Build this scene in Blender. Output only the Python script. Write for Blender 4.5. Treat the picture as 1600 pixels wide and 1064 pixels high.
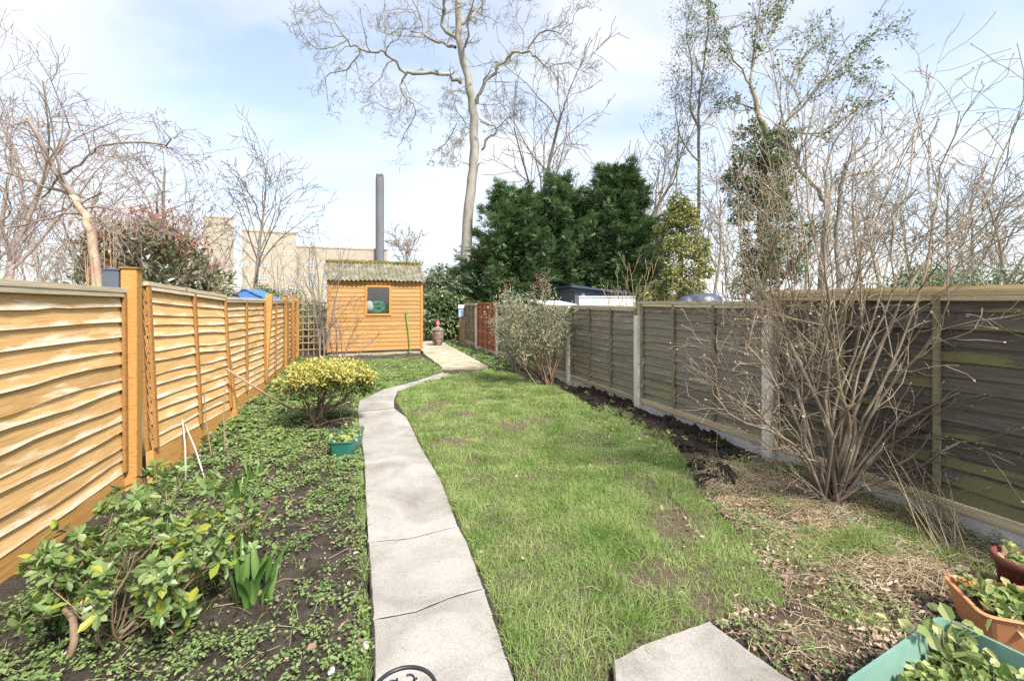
import bpy, bmesh, math, random
import numpy as np
from mathutils import Vector, Matrix

R = math.radians
for o in list(bpy.data.objects):
    bpy.data.objects.remove(o)
S = bpy.context.scene
COL = S.collection

# ------------------------------------------------------------------ camera
CAMH, F, HX, HY = 1.43, 700.0, 800.0, 470.0      # eye height, focal length in photo pixels, principal column, horizon row
cd = bpy.data.cameras.new('camera'); cam = bpy.data.objects.new('camera', cd); COL.objects.link(cam)
cam.location = (0, 0, CAMH); cam.rotation_euler = (R(90), 0, 0)
cd.sensor_width = 36; cd.lens = F / 1600 * 36; cd.shift_y = -(532 - HY) / 1600
cd.clip_start = 0.05; cd.clip_end = 3000
S.camera = cam

# ------------------------------------------------------------------ sky, sun, exposure
SUN_EL, SUN_X, SUN_Y = R(50), 0.64, -0.77        # horizontal direction towards the sun
W = bpy.data.worlds.new('World'); S.world = W; W.use_nodes = True
nt = W.node_tree; N = nt.nodes; Lk = nt.links
for n in list(N): N.remove(n)
out = N.new('ShaderNodeOutputWorld'); bg = N.new('ShaderNodeBackground'); bg.inputs[1].default_value = 0.13
sky = N.new('ShaderNodeTexSky'); sky.sky_type = 'NISHITA'; sky.sun_disc = False
sky.sun_elevation = SUN_EL; sky.sun_rotation = math.atan2(SUN_X, SUN_Y); sky.air_density = 1.0; sky.dust_density = 1.5; sky.ozone_density = 1.2
tc = N.new('ShaderNodeTexCoord'); sep = N.new('ShaderNodeSeparateXYZ'); Lk.new(tc.outputs['Generated'], sep.inputs[0])
addz = N.new('ShaderNodeMath'); addz.operation = 'ADD'; addz.inputs[1].default_value = 0.32; Lk.new(sep.outputs[2], addz.inputs[0])
comb = N.new('ShaderNodeCombineXYZ')
for i, k in ((0, 0), (1, 1)):
    d = N.new('ShaderNodeMath'); d.operation = 'DIVIDE'; Lk.new(sep.outputs[i], d.inputs[0]); Lk.new(addz.outputs[0], d.inputs[1]); Lk.new(d.outputs[0], comb.inputs[k])
mp = N.new('ShaderNodeMapping'); mp.inputs['Rotation'].default_value = (0, 0, R(32)); mp.inputs['Scale'].default_value = (0.9, 1.35, 1); mp.inputs['Location'].default_value = (0.35, 0.2, 0)
Lk.new(comb.outputs[0], mp.inputs[0])
nz = N.new('ShaderNodeTexNoise'); nz.inputs['Scale'].default_value = 1.25; nz.inputs['Detail'].default_value = 9; nz.inputs['Roughness'].default_value = 0.52; nz.inputs['Distortion'].default_value = 0.35
Lk.new(mp.outputs[0], nz.inputs[0])
cr = N.new('ShaderNodeValToRGB'); cr.color_ramp.elements[0].position = 0.38; cr.color_ramp.elements[0].color = (0.28, 0.28, 0.28, 1)
cr.color_ramp.elements[1].position = 0.60; cr.color_ramp.elements[1].color = (0.93, 0.93, 0.93, 1); Lk.new(nz.outputs[0], cr.inputs[0])
# thin cloud thickens to a white veil towards the horizon
hz = N.new('ShaderNodeMapRange'); hz.inputs[1].default_value = 0.0; hz.inputs[2].default_value = 0.50; hz.inputs[3].default_value = 0.78; hz.inputs[4].default_value = 0.0; Lk.new(sep.outputs[2], hz.inputs[0])
mx0 = N.new('ShaderNodeMath'); mx0.operation = 'MAXIMUM'; Lk.new(cr.outputs[0], mx0.inputs[0]); Lk.new(hz.outputs[0], mx0.inputs[1])
mix = N.new('ShaderNodeMixRGB'); Lk.new(mx0.outputs[0], mix.inputs[0]); Lk.new(sky.outputs[0], mix.inputs[1]); mix.inputs[2].default_value = (3.3, 3.42, 3.6, 1)
Lk.new(mix.outputs[0], bg.inputs[0]); Lk.new(bg.outputs[0], out.inputs[0])

sd = bpy.data.lights.new('sun', 'SUN'); sd.energy = 3.3; sd.angle = R(10); sd.color = (1.0, 0.95, 0.87)
sun = bpy.data.objects.new('sun', sd); COL.objects.link(sun)
sv = Vector((SUN_X * math.cos(SUN_EL), SUN_Y * math.cos(SUN_EL), math.sin(SUN_EL)))
sun.rotation_euler = (-sv).to_track_quat('-Z', 'Y').to_euler(); sun.location = (20, -15, 30)
S.view_settings.view_transform = 'Standard'; S.view_settings.look = 'None'; S.view_settings.exposure = 1.34; S.view_settings.gamma = 1
S.view_settings.use_curve_mapping = False
S.cycles.use_denoising = False; S.cycles.max_bounces = 6; S.cycles.transparent_max_bounces = 8

# ------------------------------------------------------------------ helpers
rng = np.random.default_rng(7)
rnd = random.Random(11)
def px(x, y, Y): return Vector(((x - HX) / F * Y, Y, CAMH + (HY - y) / F * Y))
def gp(x, y, z=0.0):                       # point at height z seen at a photo position
    Y = (CAMH - z) * F / (y - HY); return ((x - HX) / F * Y, Y)
EU = np.array((-0.3474, 0.9377)); EV = np.array((0.9377, 0.3474))     # along and across the garden
def uv(u, v): p = EU * u + EV * v; return (float(p[0]), float(p[1]))
def tag(o, label=None, cat=None, group=None, kind=None):
    if label: o['label'] = label
    if cat: o['category'] = cat
    if group: o['group'] = group
    if kind: o['kind'] = kind
    return o
def link(name, me, m=None, parent=None):
    o = bpy.data.objects.new(name, me); COL.objects.link(o)
    if m is not None and me is not None and not me.materials: me.materials.append(m)
    if parent is not None: o.parent = parent
    return o
def empty(name, loc=(0, 0, 0), rz=0):
    o = bpy.data.objects.new(name, None); COL.objects.link(o); o.location = loc; o.rotation_euler = (0, 0, rz); o.empty_display_size = .1; return o
def np_mesh(name, V, faces, smooth=False, attr=None):
    V = np.asarray(V, dtype=np.float32).reshape(-1, 3)
    me = bpy.data.meshes.new(name)
    faces = [np.asarray(f, dtype=np.int32) for f in faces if len(f)]
    tot = np.concatenate([np.full(len(f), f.shape[1], np.int32) for f in faces]); idx = np.concatenate([f.ravel() for f in faces])
    me.vertices.add(len(V)); me.vertices.foreach_set('co', V.ravel())
    me.loops.add(len(idx)); me.loops.foreach_set('vertex_index', idx)
    me.polygons.add(len(tot)); st = np.zeros(len(tot), np.int32); st[1:] = np.cumsum(tot)[:-1]
    me.polygons.foreach_set('loop_start', st)
    me.polygons.foreach_set('use_smooth', np.full(len(tot), bool(smooth)))
    if attr:
        for k, a in attr.items():
            at = me.attributes.new(k, 'FLOAT', 'POINT'); at.data.foreach_set('value', np.asarray(a, np.float32).ravel())
    me.update(calc_edges=True); return me

class MB:                                   # collects simple shapes into one mesh
    def __init__(s): s.v = []; s.f = []
    def add(s, vs, fs):
        b = len(s.v); s.v += [tuple(v) for v in vs]; s.f += [tuple(b + i for i in f) for f in fs]; return s
    def box(s, x0, x1, y0, y1, z0, z1):
        return s.add([(x0,y0,z0),(x1,y0,z0),(x1,y1,z0),(x0,y1,z0),(x0,y0,z1),(x1,y0,z1),(x1,y1,z1),(x0,y1,z1)],
                     [(0,3,2,1),(4,5,6,7),(0,1,5,4),(1,2,6,5),(2,3,7,6),(3,0,4,7)])
    def hexa(s, b, t): # bottom 4, top 4
        return s.add(list(b) + list(t), [(0,3,2,1),(4,5,6,7),(0,1,5,4),(1,2,6,5),(2,3,7,6),(3,0,4,7)])
    def prism(s, poly, z0, z1):
        n = len(poly)
        return s.add([(p[0], p[1], z0) for p in poly] + [(p[0], p[1], z1) for p in poly],
                     [tuple(reversed(range(n))), tuple(range(n, 2*n))] + [(i, (i+1) % n, n + (i+1) % n, n + i) for i in range(n)])
    def lathe(s, prof, n=24, c=(0, 0, 0), sx=1, sy=1):
        vs = []; fs = []
        for r, z in prof:
            for k in range(n):
                a = 2*math.pi*k/n; vs.append((c[0] + r*sx*math.cos(a), c[1] + r*sy*math.sin(a), c[2] + z))
        for i in range(len(prof) - 1):
            for k in range(n):
                fs.append((i*n + k, i*n + (k+1) % n, (i+1)*n + (k+1) % n, (i+1)*n + k))
        return s.add(vs, fs)
    def tube(s, pts, rs, n=8, cap=True, closed=False):
        pts = [Vector(p) for p in pts]; m = len(pts)
        if not hasattr(rs, '__len__'): rs = [rs] * m
        vs = []; fs = []; ref = None
        for i, p in enumerate(pts):
            if closed: t = pts[(i+1) % m] - pts[i-1]
            else: t = pts[min(i+1, m-1)] - pts[max(i-1, 0)]
            t.normalize()
            if ref is None: ref = Vector((0, 0, 1)) if abs(t.z) < .9 else Vector((1, 0, 0))
            a = t.cross(ref).normalized(); b = a.cross(t)
            for k in range(n):
                q = 2*math.pi*k/n; vs.append(p + (a*math.cos(q) + b*math.sin(q)) * rs[i])
            ref = b
        for i in range(m if closed else m - 1):
            j = (i+1) % m
            for k in range(n): fs.append((i*n + k, i*n + (k+1) % n, j*n + (k+1) % n, j*n + k))
        if cap and not closed: fs += [tuple(reversed(range(n))), tuple(range((m-1)*n, m*n))]
        return s.add(vs, fs)
    def mesh(s, name, bevel=0, smooth=False):
        me = bpy.data.meshes.new(name); me.from_pydata(s.v, [], s.f)
        if bevel:
            bm = bmesh.new(); bm.from_mesh(me)
            bmesh.ops.bevel(bm, geom=bm.edges[:], offset=bevel, segments=2, affect='EDGES', clamp_overlap=True)
            bm.to_mesh(me); bm.free()
        if smooth: me.polygons.foreach_set('use_smooth', [True]*len(me.polygons))
        me.update(); return me
    def obj(s, name, m, parent=None, bevel=0, smooth=False): return link(name, s.mesh(name, bevel, smooth), m, parent)

def vn(x, y, scale, seed):                  # value noise 0..1, vectorised
    x = np.asarray(x, float) / scale + 1000.0; y = np.asarray(y, float) / scale + 1000.0
    t = np.random.default_rng(seed).random((64, 64))
    i = np.floor(x).astype(int); j = np.floor(y).astype(int); fx = x - i; fy = y - j
    fx = fx*fx*(3-2*fx); fy = fy*fy*(3-2*fy)
    a = t[i % 64, j % 64]; b = t[(i+1) % 64, j % 64]; c = t[i % 64, (j+1) % 64]; d = t[(i+1) % 64, (j+1) % 64]
    return (a*(1-fx) + b*fx)*(1-fy) + (c*(1-fx) + d*fx)*fy
def inpoly(x, y, P):
    x = np.asarray(x); y = np.asarray(y); r = np.zeros(x.shape, bool); n = len(P)
    for i in range(n):
        x0, y0 = P[i]; x1, y1 = P[i-1]
        if y0 == y1: continue
        c = ((y0 > y) != (y1 > y)) & (x < (x1-x0)*(y-y0)/(y1-y0) + x0); r ^= c
    return r
def polydist(x, y, P):
    d = np.full(np.asarray(x).shape, 1e9); n = len(P)
    for i in range(n):
        a = np.array(P[i-1]); b = np.array(P[i]); ab = b - a; L = ab @ ab
        if L == 0: continue
        t = np.clip(((x-a[0])*ab[0] + (y-a[1])*ab[1])/L, 0, 1)
        d = np.minimum(d, np.hypot(x-a[0]-t*ab[0], y-a[1]-t*ab[1]))
    return d
def nrm(a): return a / np.maximum(np.linalg.norm(a, axis=-1, keepdims=True), 1e-9)

# leaves: each a small folded island
def leaf_arrays(pos, axis, up, size, width=.45, fold=.12, curl=.1, hi=False, lo=False):
    pos = np.asarray(pos, float); n = len(pos); a = nrm(np.asarray(axis, float)); s = nrm(np.cross(a, up)); k = np.cross(s, a)
    size = np.broadcast_to(size, (n,))[:, None]; w = size * np.broadcast_to(width, (n,))[:, None] * .5; fo = size * fold
    P = lambda t, side, dz: pos + a*size*t + s*w*side + k*(dz*fo - curl*size*t*t)
    if lo:
        V = np.stack([P(0,0,0), P(.4,1,0), P(1,0,0), P(.4,-1,0)], 1); t = np.zeros((0, 3), int); q = np.array([[0,1,2,3]]); m = 4
    elif hi:
        V = np.stack([P(0,0,0), P(.33,0,-.6), P(.68,0,-.6), P(1,0,0), P(.22,.72,.5), P(.70,.88,.6), P(.22,-.72,.5), P(.70,-.88,.6)], 1)
        t = np.array([[0,4,1],[5,3,2],[0,1,6],[7,2,3]]); q = np.array([[4,5,2,1],[1,2,7,6]]); m = 8
    else:
        V = np.stack([P(0,0,0), P(.5,0,-.6), P(1,0,0), P(.45,1,.6), P(.45,-1,.6)], 1)
        t = np.array([[0,3,1],[3,2,1],[0,1,4],[1,2,4]]); q = None; m = 5
    b = (np.arange(n)*m)[:, None, None]
    T = (t[None] + b).reshape(-1, 3); Q = (q[None] + b).reshape(-1, 4) if q is not None else np.zeros((0, 4), int)
    return V.reshape(-1, 3), T, Q
def leaf_mesh(name, *a, **k):
    V, T, Q = leaf_arrays(*a, **k); return np_mesh(name, V, [T, Q])
def rand_dirs(n, zlo=-1, zhi=1, g=rng):
    z = g.uniform(zlo, zhi, n); p = g.uniform(0, 2*np.pi, n); r = np.sqrt(np.maximum(0, 1-z*z)); return np.stack([r*np.cos(p), r*np.sin(p), z], 1)

# blades: curved strips, base / middle / tip
def blade_mesh(name, x, y, z, h, w, lean, ang, face, bend=.6):
    n = len(x); b = np.stack([x, y, z], 1); d = np.stack([np.cos(ang), np.sin(ang), np.zeros(n)], 1); s = np.stack([np.cos(face), np.sin(face), np.zeros(n)], 1)
    up = np.array([0, 0, 1.0]); hh = h[:, None]; ww = w[:, None]; ll = lean[:, None]
    m = b + up*hh*.55 + d*hh*ll*.35; t = b + up*hh*(1 - .35*np.minimum(1.5, ll)*bend) + d*hh*ll
    V = np.stack([b - s*ww*.5, b + s*ww*.5, m - s*ww*.42, m + s*ww*.42, t], 1).reshape(-1, 3)
    o = (np.arange(n)*5)[:, None]
    return np_mesh(name, V, [np.array([0, 1, 3, 2]) + o, np.array([2, 3, 4]) + o])

# branching
class Limbs:
    def __init__(s, seed): s.P = []; s.r = random.Random(seed); s.tips = []; s.nodes = []
    def line(s, pts, rs): s.P.append(([tuple(p) for p in pts], list(rs)))
    def grow(s, p, d, L, r, lev, A):
        R_ = s.r; n = A['seg'][lev]; wig = A['wig'][lev]; tr = A['trop'][lev]; p = Vector(p); d = Vector(d).normalized(); pts = [p.copy()]; rs = [r]; ds = [d.copy()]
        end = A.get('end', .35)
        for i in range(n):
            d = (d + Vector((R_.gauss(0, wig), R_.gauss(0, wig), R_.gauss(0, wig) + tr))).normalized(); p = p + d*(L/n); pts.append(p.copy()); rs.append(max(A['min'], r*(1 - (1-end)*(i+1)/n))); ds.append(d.copy())
        s.line(pts, rs)
        if lev + 1 < len(A['seg']): s.kids(pts, rs, ds, L, lev + 1, A)
        else: s.tips.append((pts[-1], ds[-1]))
        s.nodes.append((pts, lev))
    def kids(s, pts, rs, ds, L, lev, A, t0=None, mult=1.0):
        R_ = s.r; k = A['kids'][lev-1]*mult; k = int(k) + (R_.random() < k - int(k)); n = len(pts) - 1; t0 = A.get('t0', .2) if t0 is None else t0
        for j in range(k):
            t = t0 + (1-t0)*(j + R_.random())/max(k, 1); q = min(int(t*n), n-1); f = t*n - q
            p = Vector(pts[q]).lerp(Vector(pts[q+1]), f); r = rs[q]*(1-f) + rs[q+1]*f; d = ds[min(q+1, n)]
            ax = Vector((R_.gauss(0,1), R_.gauss(0,1), R_.gauss(0,1))).cross(d)
            if ax.length < 1e-4: continue
            dd = Matrix.Rotation(R(R_.uniform(*A['ang'])), 3, ax.normalized()) @ d
            s.grow(p, dd, L*A['len'][lev-1]*R_.uniform(.6, 1.25)*(1.15-.5*t), max(A['min'], r*A['rad']), lev, A)
    def traced(s, pts, r0, r1, A=None, mult=1.0, sub=3, jit=.0, Lk=None):      # a limb through given points, smoothed, then its own side shoots
        pts = [Vector(p) for p in pts]; q = []
        for i in range(len(pts)-1):
            p0 = pts[max(i-1, 0)]; p1 = pts[i]; p2 = pts[i+1]; p3 = pts[min(i+2, len(pts)-1)]
            for k in range(sub):
                t = k/sub; q.append(.5*((2*p1) + (p2-p0)*t + (2*p0-5*p1+4*p2-p3)*t*t + (3*p1-p0-3*p2+p3)*t*t*t))
        q.append(pts[-1])
        if jit: q = [q[0]] + [p + Vector((s.r.gauss(0, jit), s.r.gauss(0, jit), s.r.gauss(0, jit))) for p in q[1:]]
        n = len(q); rs = [r0 + (r1-r0)*i/(n-1) for i in range(n)]; s.line(q, rs); s.nodes.append((q, 0))
        ds = [(q[min(i+1, n-1)] - q[max(i-1, 0)]).normalized() for i in range(n)]
        L = sum((q[i+1]-q[i]).length for i in range(n-1)) if Lk is None else Lk
        if A: s.kids(q, rs, ds, L, 1, A, mult=mult)
        return q
    def mesh(s, name, sides=None):
        groups = {}
        for P, r in s.P:
            k = sides or (8 if r[0] > .07 else 6 if r[0] > .03 else 4 if r[0] > .012 else 3); groups.setdefault((len(P), k), []).append((P, r))
        V = []; Fq = []; base = 0
        for (m, k), L in groups.items():
            P = np.array([a for a, _ in L]); r = np.array([b for _, b in L])
            T = np.empty_like(P); T[:, 1:-1] = P[:, 2:] - P[:, :-2]; T[:, 0] = P[:, 1]-P[:, 0]; T[:, -1] = P[:, -1]-P[:, -2]; T = nrm(T)
            g = nrm(P[:, -1]-P[:, 0]); ref = np.where(np.abs(g[:, 2:3]) < .8, np.array([[0, 0, 1.]]), np.array([[1., 0, 0]]))[:, None, :]
            a = nrm(np.cross(T, np.broadcast_to(ref, T.shape))); b = np.cross(a, T); q = 2*np.pi*np.arange(k)/k
            ring = P[:, :, None, :] + r[:, :, None, None]*(a[:, :, None, :]*np.cos(q)[None, None, :, None] + b[:, :, None, :]*np.sin(q)[None, None, :, None])
            V.append(ring.reshape(-1, 3)); n = len(L)
            i = np.arange(m-1)[:, None]*k; j = np.arange(k)[None, :]; j2 = (j+1) % k
            f = np.stack([i+j, i+j2, i+k+j2, i+k+j], -1).reshape(-1, 4)
            Fq.append((f[None] + (base + np.arange(n)*m*k)[:, None, None]).reshape(-1, 4)); base += n*m*k
        return np_mesh(name, np.concatenate(V), [np.concatenate(Fq)], smooth=True)

# ------------------------------------------------------------------ materials
def newmat(name):
    m = bpy.data.materials.new(name); m.use_nodes = True; return m, m.node_tree.nodes, m.node_tree.links, m.node_tree.nodes['Principled BSDF']
def ramp(N_, stops):
    c = N_.new('ShaderNodeValToRGB'); e = c.color_ramp.elements
    while len(e) < len(stops): e.new(.5)
    for i, (p, q) in enumerate(stops): e[i].position = p; e[i].color = (*q, 1) if len(q) == 3 else q
    return c
def noise(N_, L_, scale, detail=6, rough=.6, vec=None, stretch=None, coord='Object', dist=0):
    t = N_.new('ShaderNodeTexCoord'); v = t.outputs[coord]
    if stretch:
        m = N_.new('ShaderNodeMapping'); m.inputs['Scale'].default_value = stretch; L_.new(v, m.inputs[0]); v = m.outputs[0]
    n = N_.new('ShaderNodeTexNoise'); n.inputs['Scale'].default_value = scale; n.inputs['Detail'].default_value = detail; n.inputs['Roughness'].default_value = rough; n.inputs['Distortion'].default_value = dist
    L_.new(v, n.inputs[0]); return n
def bump(N_, L_, b, src, strength=.4, dist=.01):
    u = N_.new('ShaderNodeBump'); u.inputs['Strength'].default_value = strength; u.inputs['Distance'].default_value = dist; L_.new(src, u.inputs['Height']); L_.new(u.outputs[0], b.inputs['Normal']); return u
def mixc(N_, L_, fac, a, b, mode='MIX'):
    m = N_.new('ShaderNodeMixRGB'); m.blend_type = mode
    for i, v in ((0, fac), (1, a), (2, b)):
        if hasattr(v, 'is_linked') or hasattr(v, 'links'): L_.new(v, m.inputs[i])
        else: m.inputs[i].default_value = v if i == 0 else (*v, 1)
    return m.outputs[0]
def plain(name, stops, scale=6, rough=.8, bs=.3, bd=.004, bscale=60, stretch=None, spec=.3, detail=7):
    m, n, l, b = newmat(name); a = noise(n, l, scale, detail, .65, stretch=stretch); c = ramp(n, stops); l.new(a.outputs[0], c.inputs[0]); l.new(c.outputs[0], b.inputs['Base Color'])
    b.inputs['Roughness'].default_value = rough; b.inputs['Specular IOR Level'].default_value = spec
    if bs: q = noise(n, l, bscale, 5, .7, stretch=stretch); bump(n, l, b, q.outputs[0], bs, bd)
    return m
def leafmat(name, cols, trans=.3, rough=.45, spec=.4, tint=None):
    m, n, l, b = newmat(name); g = n.new('ShaderNodeNewGeometry'); k = len(cols)
    c = ramp(n, [((i + .5)/k, q) for i, q in enumerate(cols)]); l.new(g.outputs['Random Per Island'], c.inputs[0])
    a = noise(n, l, 3, 2); colr = mixc(n, l, .35, c.outputs[0], ramp_link(n, l, a, [(.3, tuple(v*.6 for v in cols[0])), (.7, cols[-1])]))
    l.new(colr, b.inputs['Base Color']); b.inputs['Roughness'].default_value = rough; b.inputs['Specular IOR Level'].default_value = spec
    if trans:
        t = n.new('ShaderNodeBsdfTranslucent'); l.new(colr, t.inputs[0]); x = n.new('ShaderNodeMixShader'); x.inputs[0].default_value = trans
        l.new(b.outputs[0], x.inputs[1]); l.new(t.outputs[0], x.inputs[2]); l.new(x.outputs[0], n['Material Output'].inputs[0])
    return m
def ramp_link(n, l, src, stops): c = ramp(n, stops); l.new(src.outputs[0], c.inputs[0]); return c.outputs[0]

def stained_wood(name, base, dark, wear, wpos, grain=1.0, algae=None, rough=.75):   # boards: grain along local x, wear from the 'wear' attribute
    m, n, l, b = newmat(name)
    oi = n.new('ShaderNodeObjectInfo'); t = n.new('ShaderNodeTexCoord'); off = n.new('ShaderNodeVectorMath'); off.operation = 'ADD'
    sc = n.new('ShaderNodeVectorMath'); sc.operation = 'SCALE'; comb_ = n.new('ShaderNodeCombineXYZ')
    for i in range(3): l.new(oi.outputs['Random'], comb_.inputs[i])
    l.new(comb_.outputs[0], sc.inputs[0]); sc.inputs['Scale'].default_value = 37; l.new(t.outputs['Object'], off.inputs[0]); l.new(sc.outputs[0], off.inputs[1])
    def nn(scale, stretch, det=7, dist=0):
        mp_ = n.new('ShaderNodeMapping'); mp_.inputs['Scale'].default_value = stretch; l.new(off.outputs[0], mp_.inputs[0]); q = n.new('ShaderNodeTexNoise'); q.inputs['Scale'].default_value = scale; q.inputs['Detail'].default_value = det; q.inputs['Roughness'].default_value = .65; q.inputs['Distortion'].default_value = dist; l.new(mp_.outputs[0], q.inputs[0]); return q
    g = nn(9, (.35, 3, 7), 8, .4); c0 = ramp_link(n, l, g, [(.3, dark), (.62, base)])
    g2 = nn(30, (.12, 2, 6), 6, .3); c0 = mixc(n, l, .8, c0, ramp_link(n, l, g2, [(.32, (.66, .62, .58)), (.55, (1.06, 1.06, 1.06))]), 'MULTIPLY')
    kn = nn(5.5, (.8, 1, 2.4), 2, 0); c0 = mixc(n, l, .75, c0, ramp_link(n, l, kn, [(.20, (.38, .3, .24)), (.27, (1, 1, 1))]), 'MULTIPLY')
    hv = n.new('ShaderNodeHueSaturation'); l.new(c0, hv.inputs['Color'])
    mr = n.new('ShaderNodeMapRange'); mr.inputs[3].default_value = .82; mr.inputs[4].default_value = 1.15; l.new(oi.outputs['Random'], mr.inputs[0]); l.new(mr.outputs[0], hv.inputs['Value'])
    at = n.new('ShaderNodeAttribute'); at.attribute_name = 'wear'
    w = nn(4.5, (.45, 1.5, 3.0), 9, .5); ad = n.new('ShaderNodeMath'); ad.operation = 'ADD'; l.new(w.outputs[0], ad.inputs[0]); l.new(at.outputs['Fac'], ad.inputs[1])
    fac = ramp_link(n, l, ad, [(wpos, (0, 0, 0)), (wpos + .16, (1, 1, 1))])
    col = mixc(n, l, fac, hv.outputs[0], wear)
    if algae:
        a2 = nn(2.2, (.5, 1, 1.6), 6, .5); ad2 = n.new('ShaderNodeMath'); ad2.operation = 'ADD'; l.new(a2.outputs[0], ad2.inputs[0]); at2 = n.new('ShaderNodeAttribute'); at2.attribute_name = 'algae'; l.new(at2.outputs['Fac'], ad2.inputs[1])
        f2 = ramp_link(n, l, ad2, [(algae[1], (0, 0, 0)), (algae[1] + .3, (.85, .85, .85))]); col = mixc(n, l, f2, col, algae[0])
    l.new(col, b.inputs['Base Color']); b.inputs['Roughness'].default_value = rough; b.inputs['Specular IOR Level'].default_value = .25
    bump(n, l, b, g.outputs[0], .35, .004); return m

M = {}
M['orange'] = stained_wood('orange stained wood', (.67, .42, .18), (.57, .33, .12), (.85, .74, .56), .66)
M['orange_post'] = stained_wood('orange stained post', (.50, .275, .09), (.39, .20, .055), (.6, .45, .28), 1.4)
M['brown_batten'] = stained_wood('brown stained batten', (.36, .19, .06), (.25, .12, .035), (.55, .42, .26), 1.2)
M['greywood'] = stained_wood('weathered bare wood', (.62, .53, .38), (.45, .37, .25), (.72, .65, .52), .8)
M['tanwood'] = stained_wood('tan bare wood', (.58, .47, .29), (.42, .33, .19), (.66, .6, .48), .9)
M['dark'] = stained_wood('dark weathered boards', (.15, .126, .106), (.075, .062, .052), (.42, .37, .29), .92, algae=((.20, .185, .08), .95))
M['darkbatten'] = stained_wood('algae covered batten', (.27, .245, .155), (.17, .15, .095), (.4, .36, .27), 1.2, algae=((.29, .28, .13), .6))
M['redpanel'] = stained_wood('red brown panel', (.40, .17, .095), (.30, .11, .06), (.48, .28, .18), 1.0)
M['shed'] = stained_wood('shed cladding', (.47, .265, .10), (.37, .195, .065), (.58, .41, .23), .80)
M['shedtrim'] = stained_wood('shed trim', (.50, .25, .075), (.40, .185, .05), (.52, .3, .12), 1.3)
def concrete():
    m, n, l, b = newmat('brushed concrete'); a = noise(n, l, 2.2, 9, .62, dist=.6); f = noise(n, l, 160, 4, .8); d = noise(n, l, 26, 6, .75)
    c = ramp_link(n, l, a, [(.32, (.235, .215, .19)), (.5, (.335, .315, .287)), (.66, (.41, .39, .362))]); s1 = ramp_link(n, l, f, [(.30, (.55, .53, .5)), (.62, (1.12, 1.12, 1.12))]); c = mixc(n, l, .75, c, s1, 'MULTIPLY'); s2 = ramp_link(n, l, d, [(.28, (.55, .5, .45)), (.40, (1, 1, 1))]); c = mixc(n, l, .7, c, s2, 'MULTIPLY')
    l.new(c, b.inputs['Base Color']); b.inputs['Roughness'].default_value = .92; b.inputs['Specular IOR Level'].default_value = .2; bump(n, l, b, f.outputs[0], .5, .004); return m
M['conc'] = concrete()
M['concold'] = plain('concrete', [(.3, (.27, .25, .225)), (.5, (.37, .35, .32)), (.72, (.46, .44, .41))], 3.2, .9, .45, .004, 140, detail=12)
M['concpost'] = plain('concrete post', [(.3, (.66, .60, .50)), (.7, (.84, .79, .69))], 5, .9, .3, .003, 90)
M['gravelboard'] = plain('gravel board', [(.3, (.46, .44, .39)), (.7, (.70, .67, .61))], 5, .9, .3, .003, 90)
M['mossyconc'] = plain('mossy concrete', [(.3, (.22, .21, .11)), (.5, (.38, .345, .25)), (.7, (.47, .44, .37))], 3.0, .9, .4, .004, 60, detail=10)
M['soil'] = None
M['bark_pale'] = plain('pale plane bark', [(.28, (.15, .135, .115)), (.5, (.275, .255, .22)), (.72, (.42, .40, .35))], 2.6, .85, .5, .03, 14, stretch=(1, 1, .35))
M['twig_grey'] = plain('grey brown twigs', [(.3, (.14, .115, .095)), (.7, (.24, .20, .165))], 2, .85, 0)
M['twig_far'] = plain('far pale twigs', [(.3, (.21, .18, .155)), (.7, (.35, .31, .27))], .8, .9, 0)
M['twig_pink'] = plain('pinkish brown twigs', [(.3, (.19, .14, .125)), (.7, (.36, .29, .255))], 2, .8, 0)
M['twig_olive'] = plain('olive tan twigs', [(.3, (.22, .16, .085)), (.55, (.34, .26, .14)), (.75, (.45, .36, .24))], 4, .7, .3, .003, 60)
M['bark_dark'] = plain('dark bark', [(.3, (.06, .045, .035)), (.7, (.15, .115, .085))], 8, .9, .5, .01, 40)
M['bark_brown'] = plain('brown bark', [(.3, (.17, .115, .07)), (.7, (.30, .21, .14))], 8, .85, .4, .006, 50)
M['green_plastic'] = plain('green plastic', [(.3, (.12, .235, .19)), (.7, (.20, .32, .265))], 3, .42, .1, .002, 30, spec=.5)
M['green_dark_plastic'] = plain('dark green plastic', [(.3, (.02, .12, .095)), (.7, (.035, .17, .13))], 3, .45, .1, .002, 30, spec=.5)
M['terracotta'] = plain('terracotta plastic', [(.3, (.48, .20, .085)), (.7, (.58, .27, .13))], 4, .6, .15, .002, 40)
M['maroon'] = plain('maroon pot', [(.3, (.12, .035, .03)), (.7, (.2, .06, .05))], 4, .5, .1, .002, 40)
M['potsoil'] = plain('potting soil', [(.3, (.02, .015, .012)), (.7, (.09, .07, .055))], 30, .95, 1, .02, 80)
M['iron'] = plain('black iron', [(.3, (.012, .012, .014)), (.7, (.03, .03, .034))], 20, .4, .2, .001, 120, spec=.5)
M['rust'] = plain('rusty galvanised steel', [(.35, (.09, .05, .035)), (.5, (.17, .125, .10)), (.62, (.34, .33, .31))], 4, .6, .2, .004, 30)
M['pink'] = plain('pink plastic', [(.3, (.55, .12, .22)), (.7, (.65, .18, .28))], 4, .5, 0)
M['bluebox'] = plain('pale blue paint', [(.3, (.33, .52, .68)), (.7, (.4, .6, .76))], 6, .6, .1, .002, 40)
M['white'] = plain('white paint', [(.3, (.72, .72, .70)), (.7, (.82, .82, .8))], 4, .6, .1, .002, 40)
M['blueroof'] = plain('blue roof felt', [(.3, (.06, .17, .46)), (.7, (.09, .23, .56))], 4, .6, .1, .002, 40)
M['greypaint'] = plain('blue grey paint', [(.3, (.075, .09, .12)), (.7, (.11, .13, .165))], 4, .7, .1, .002, 40)
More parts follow.
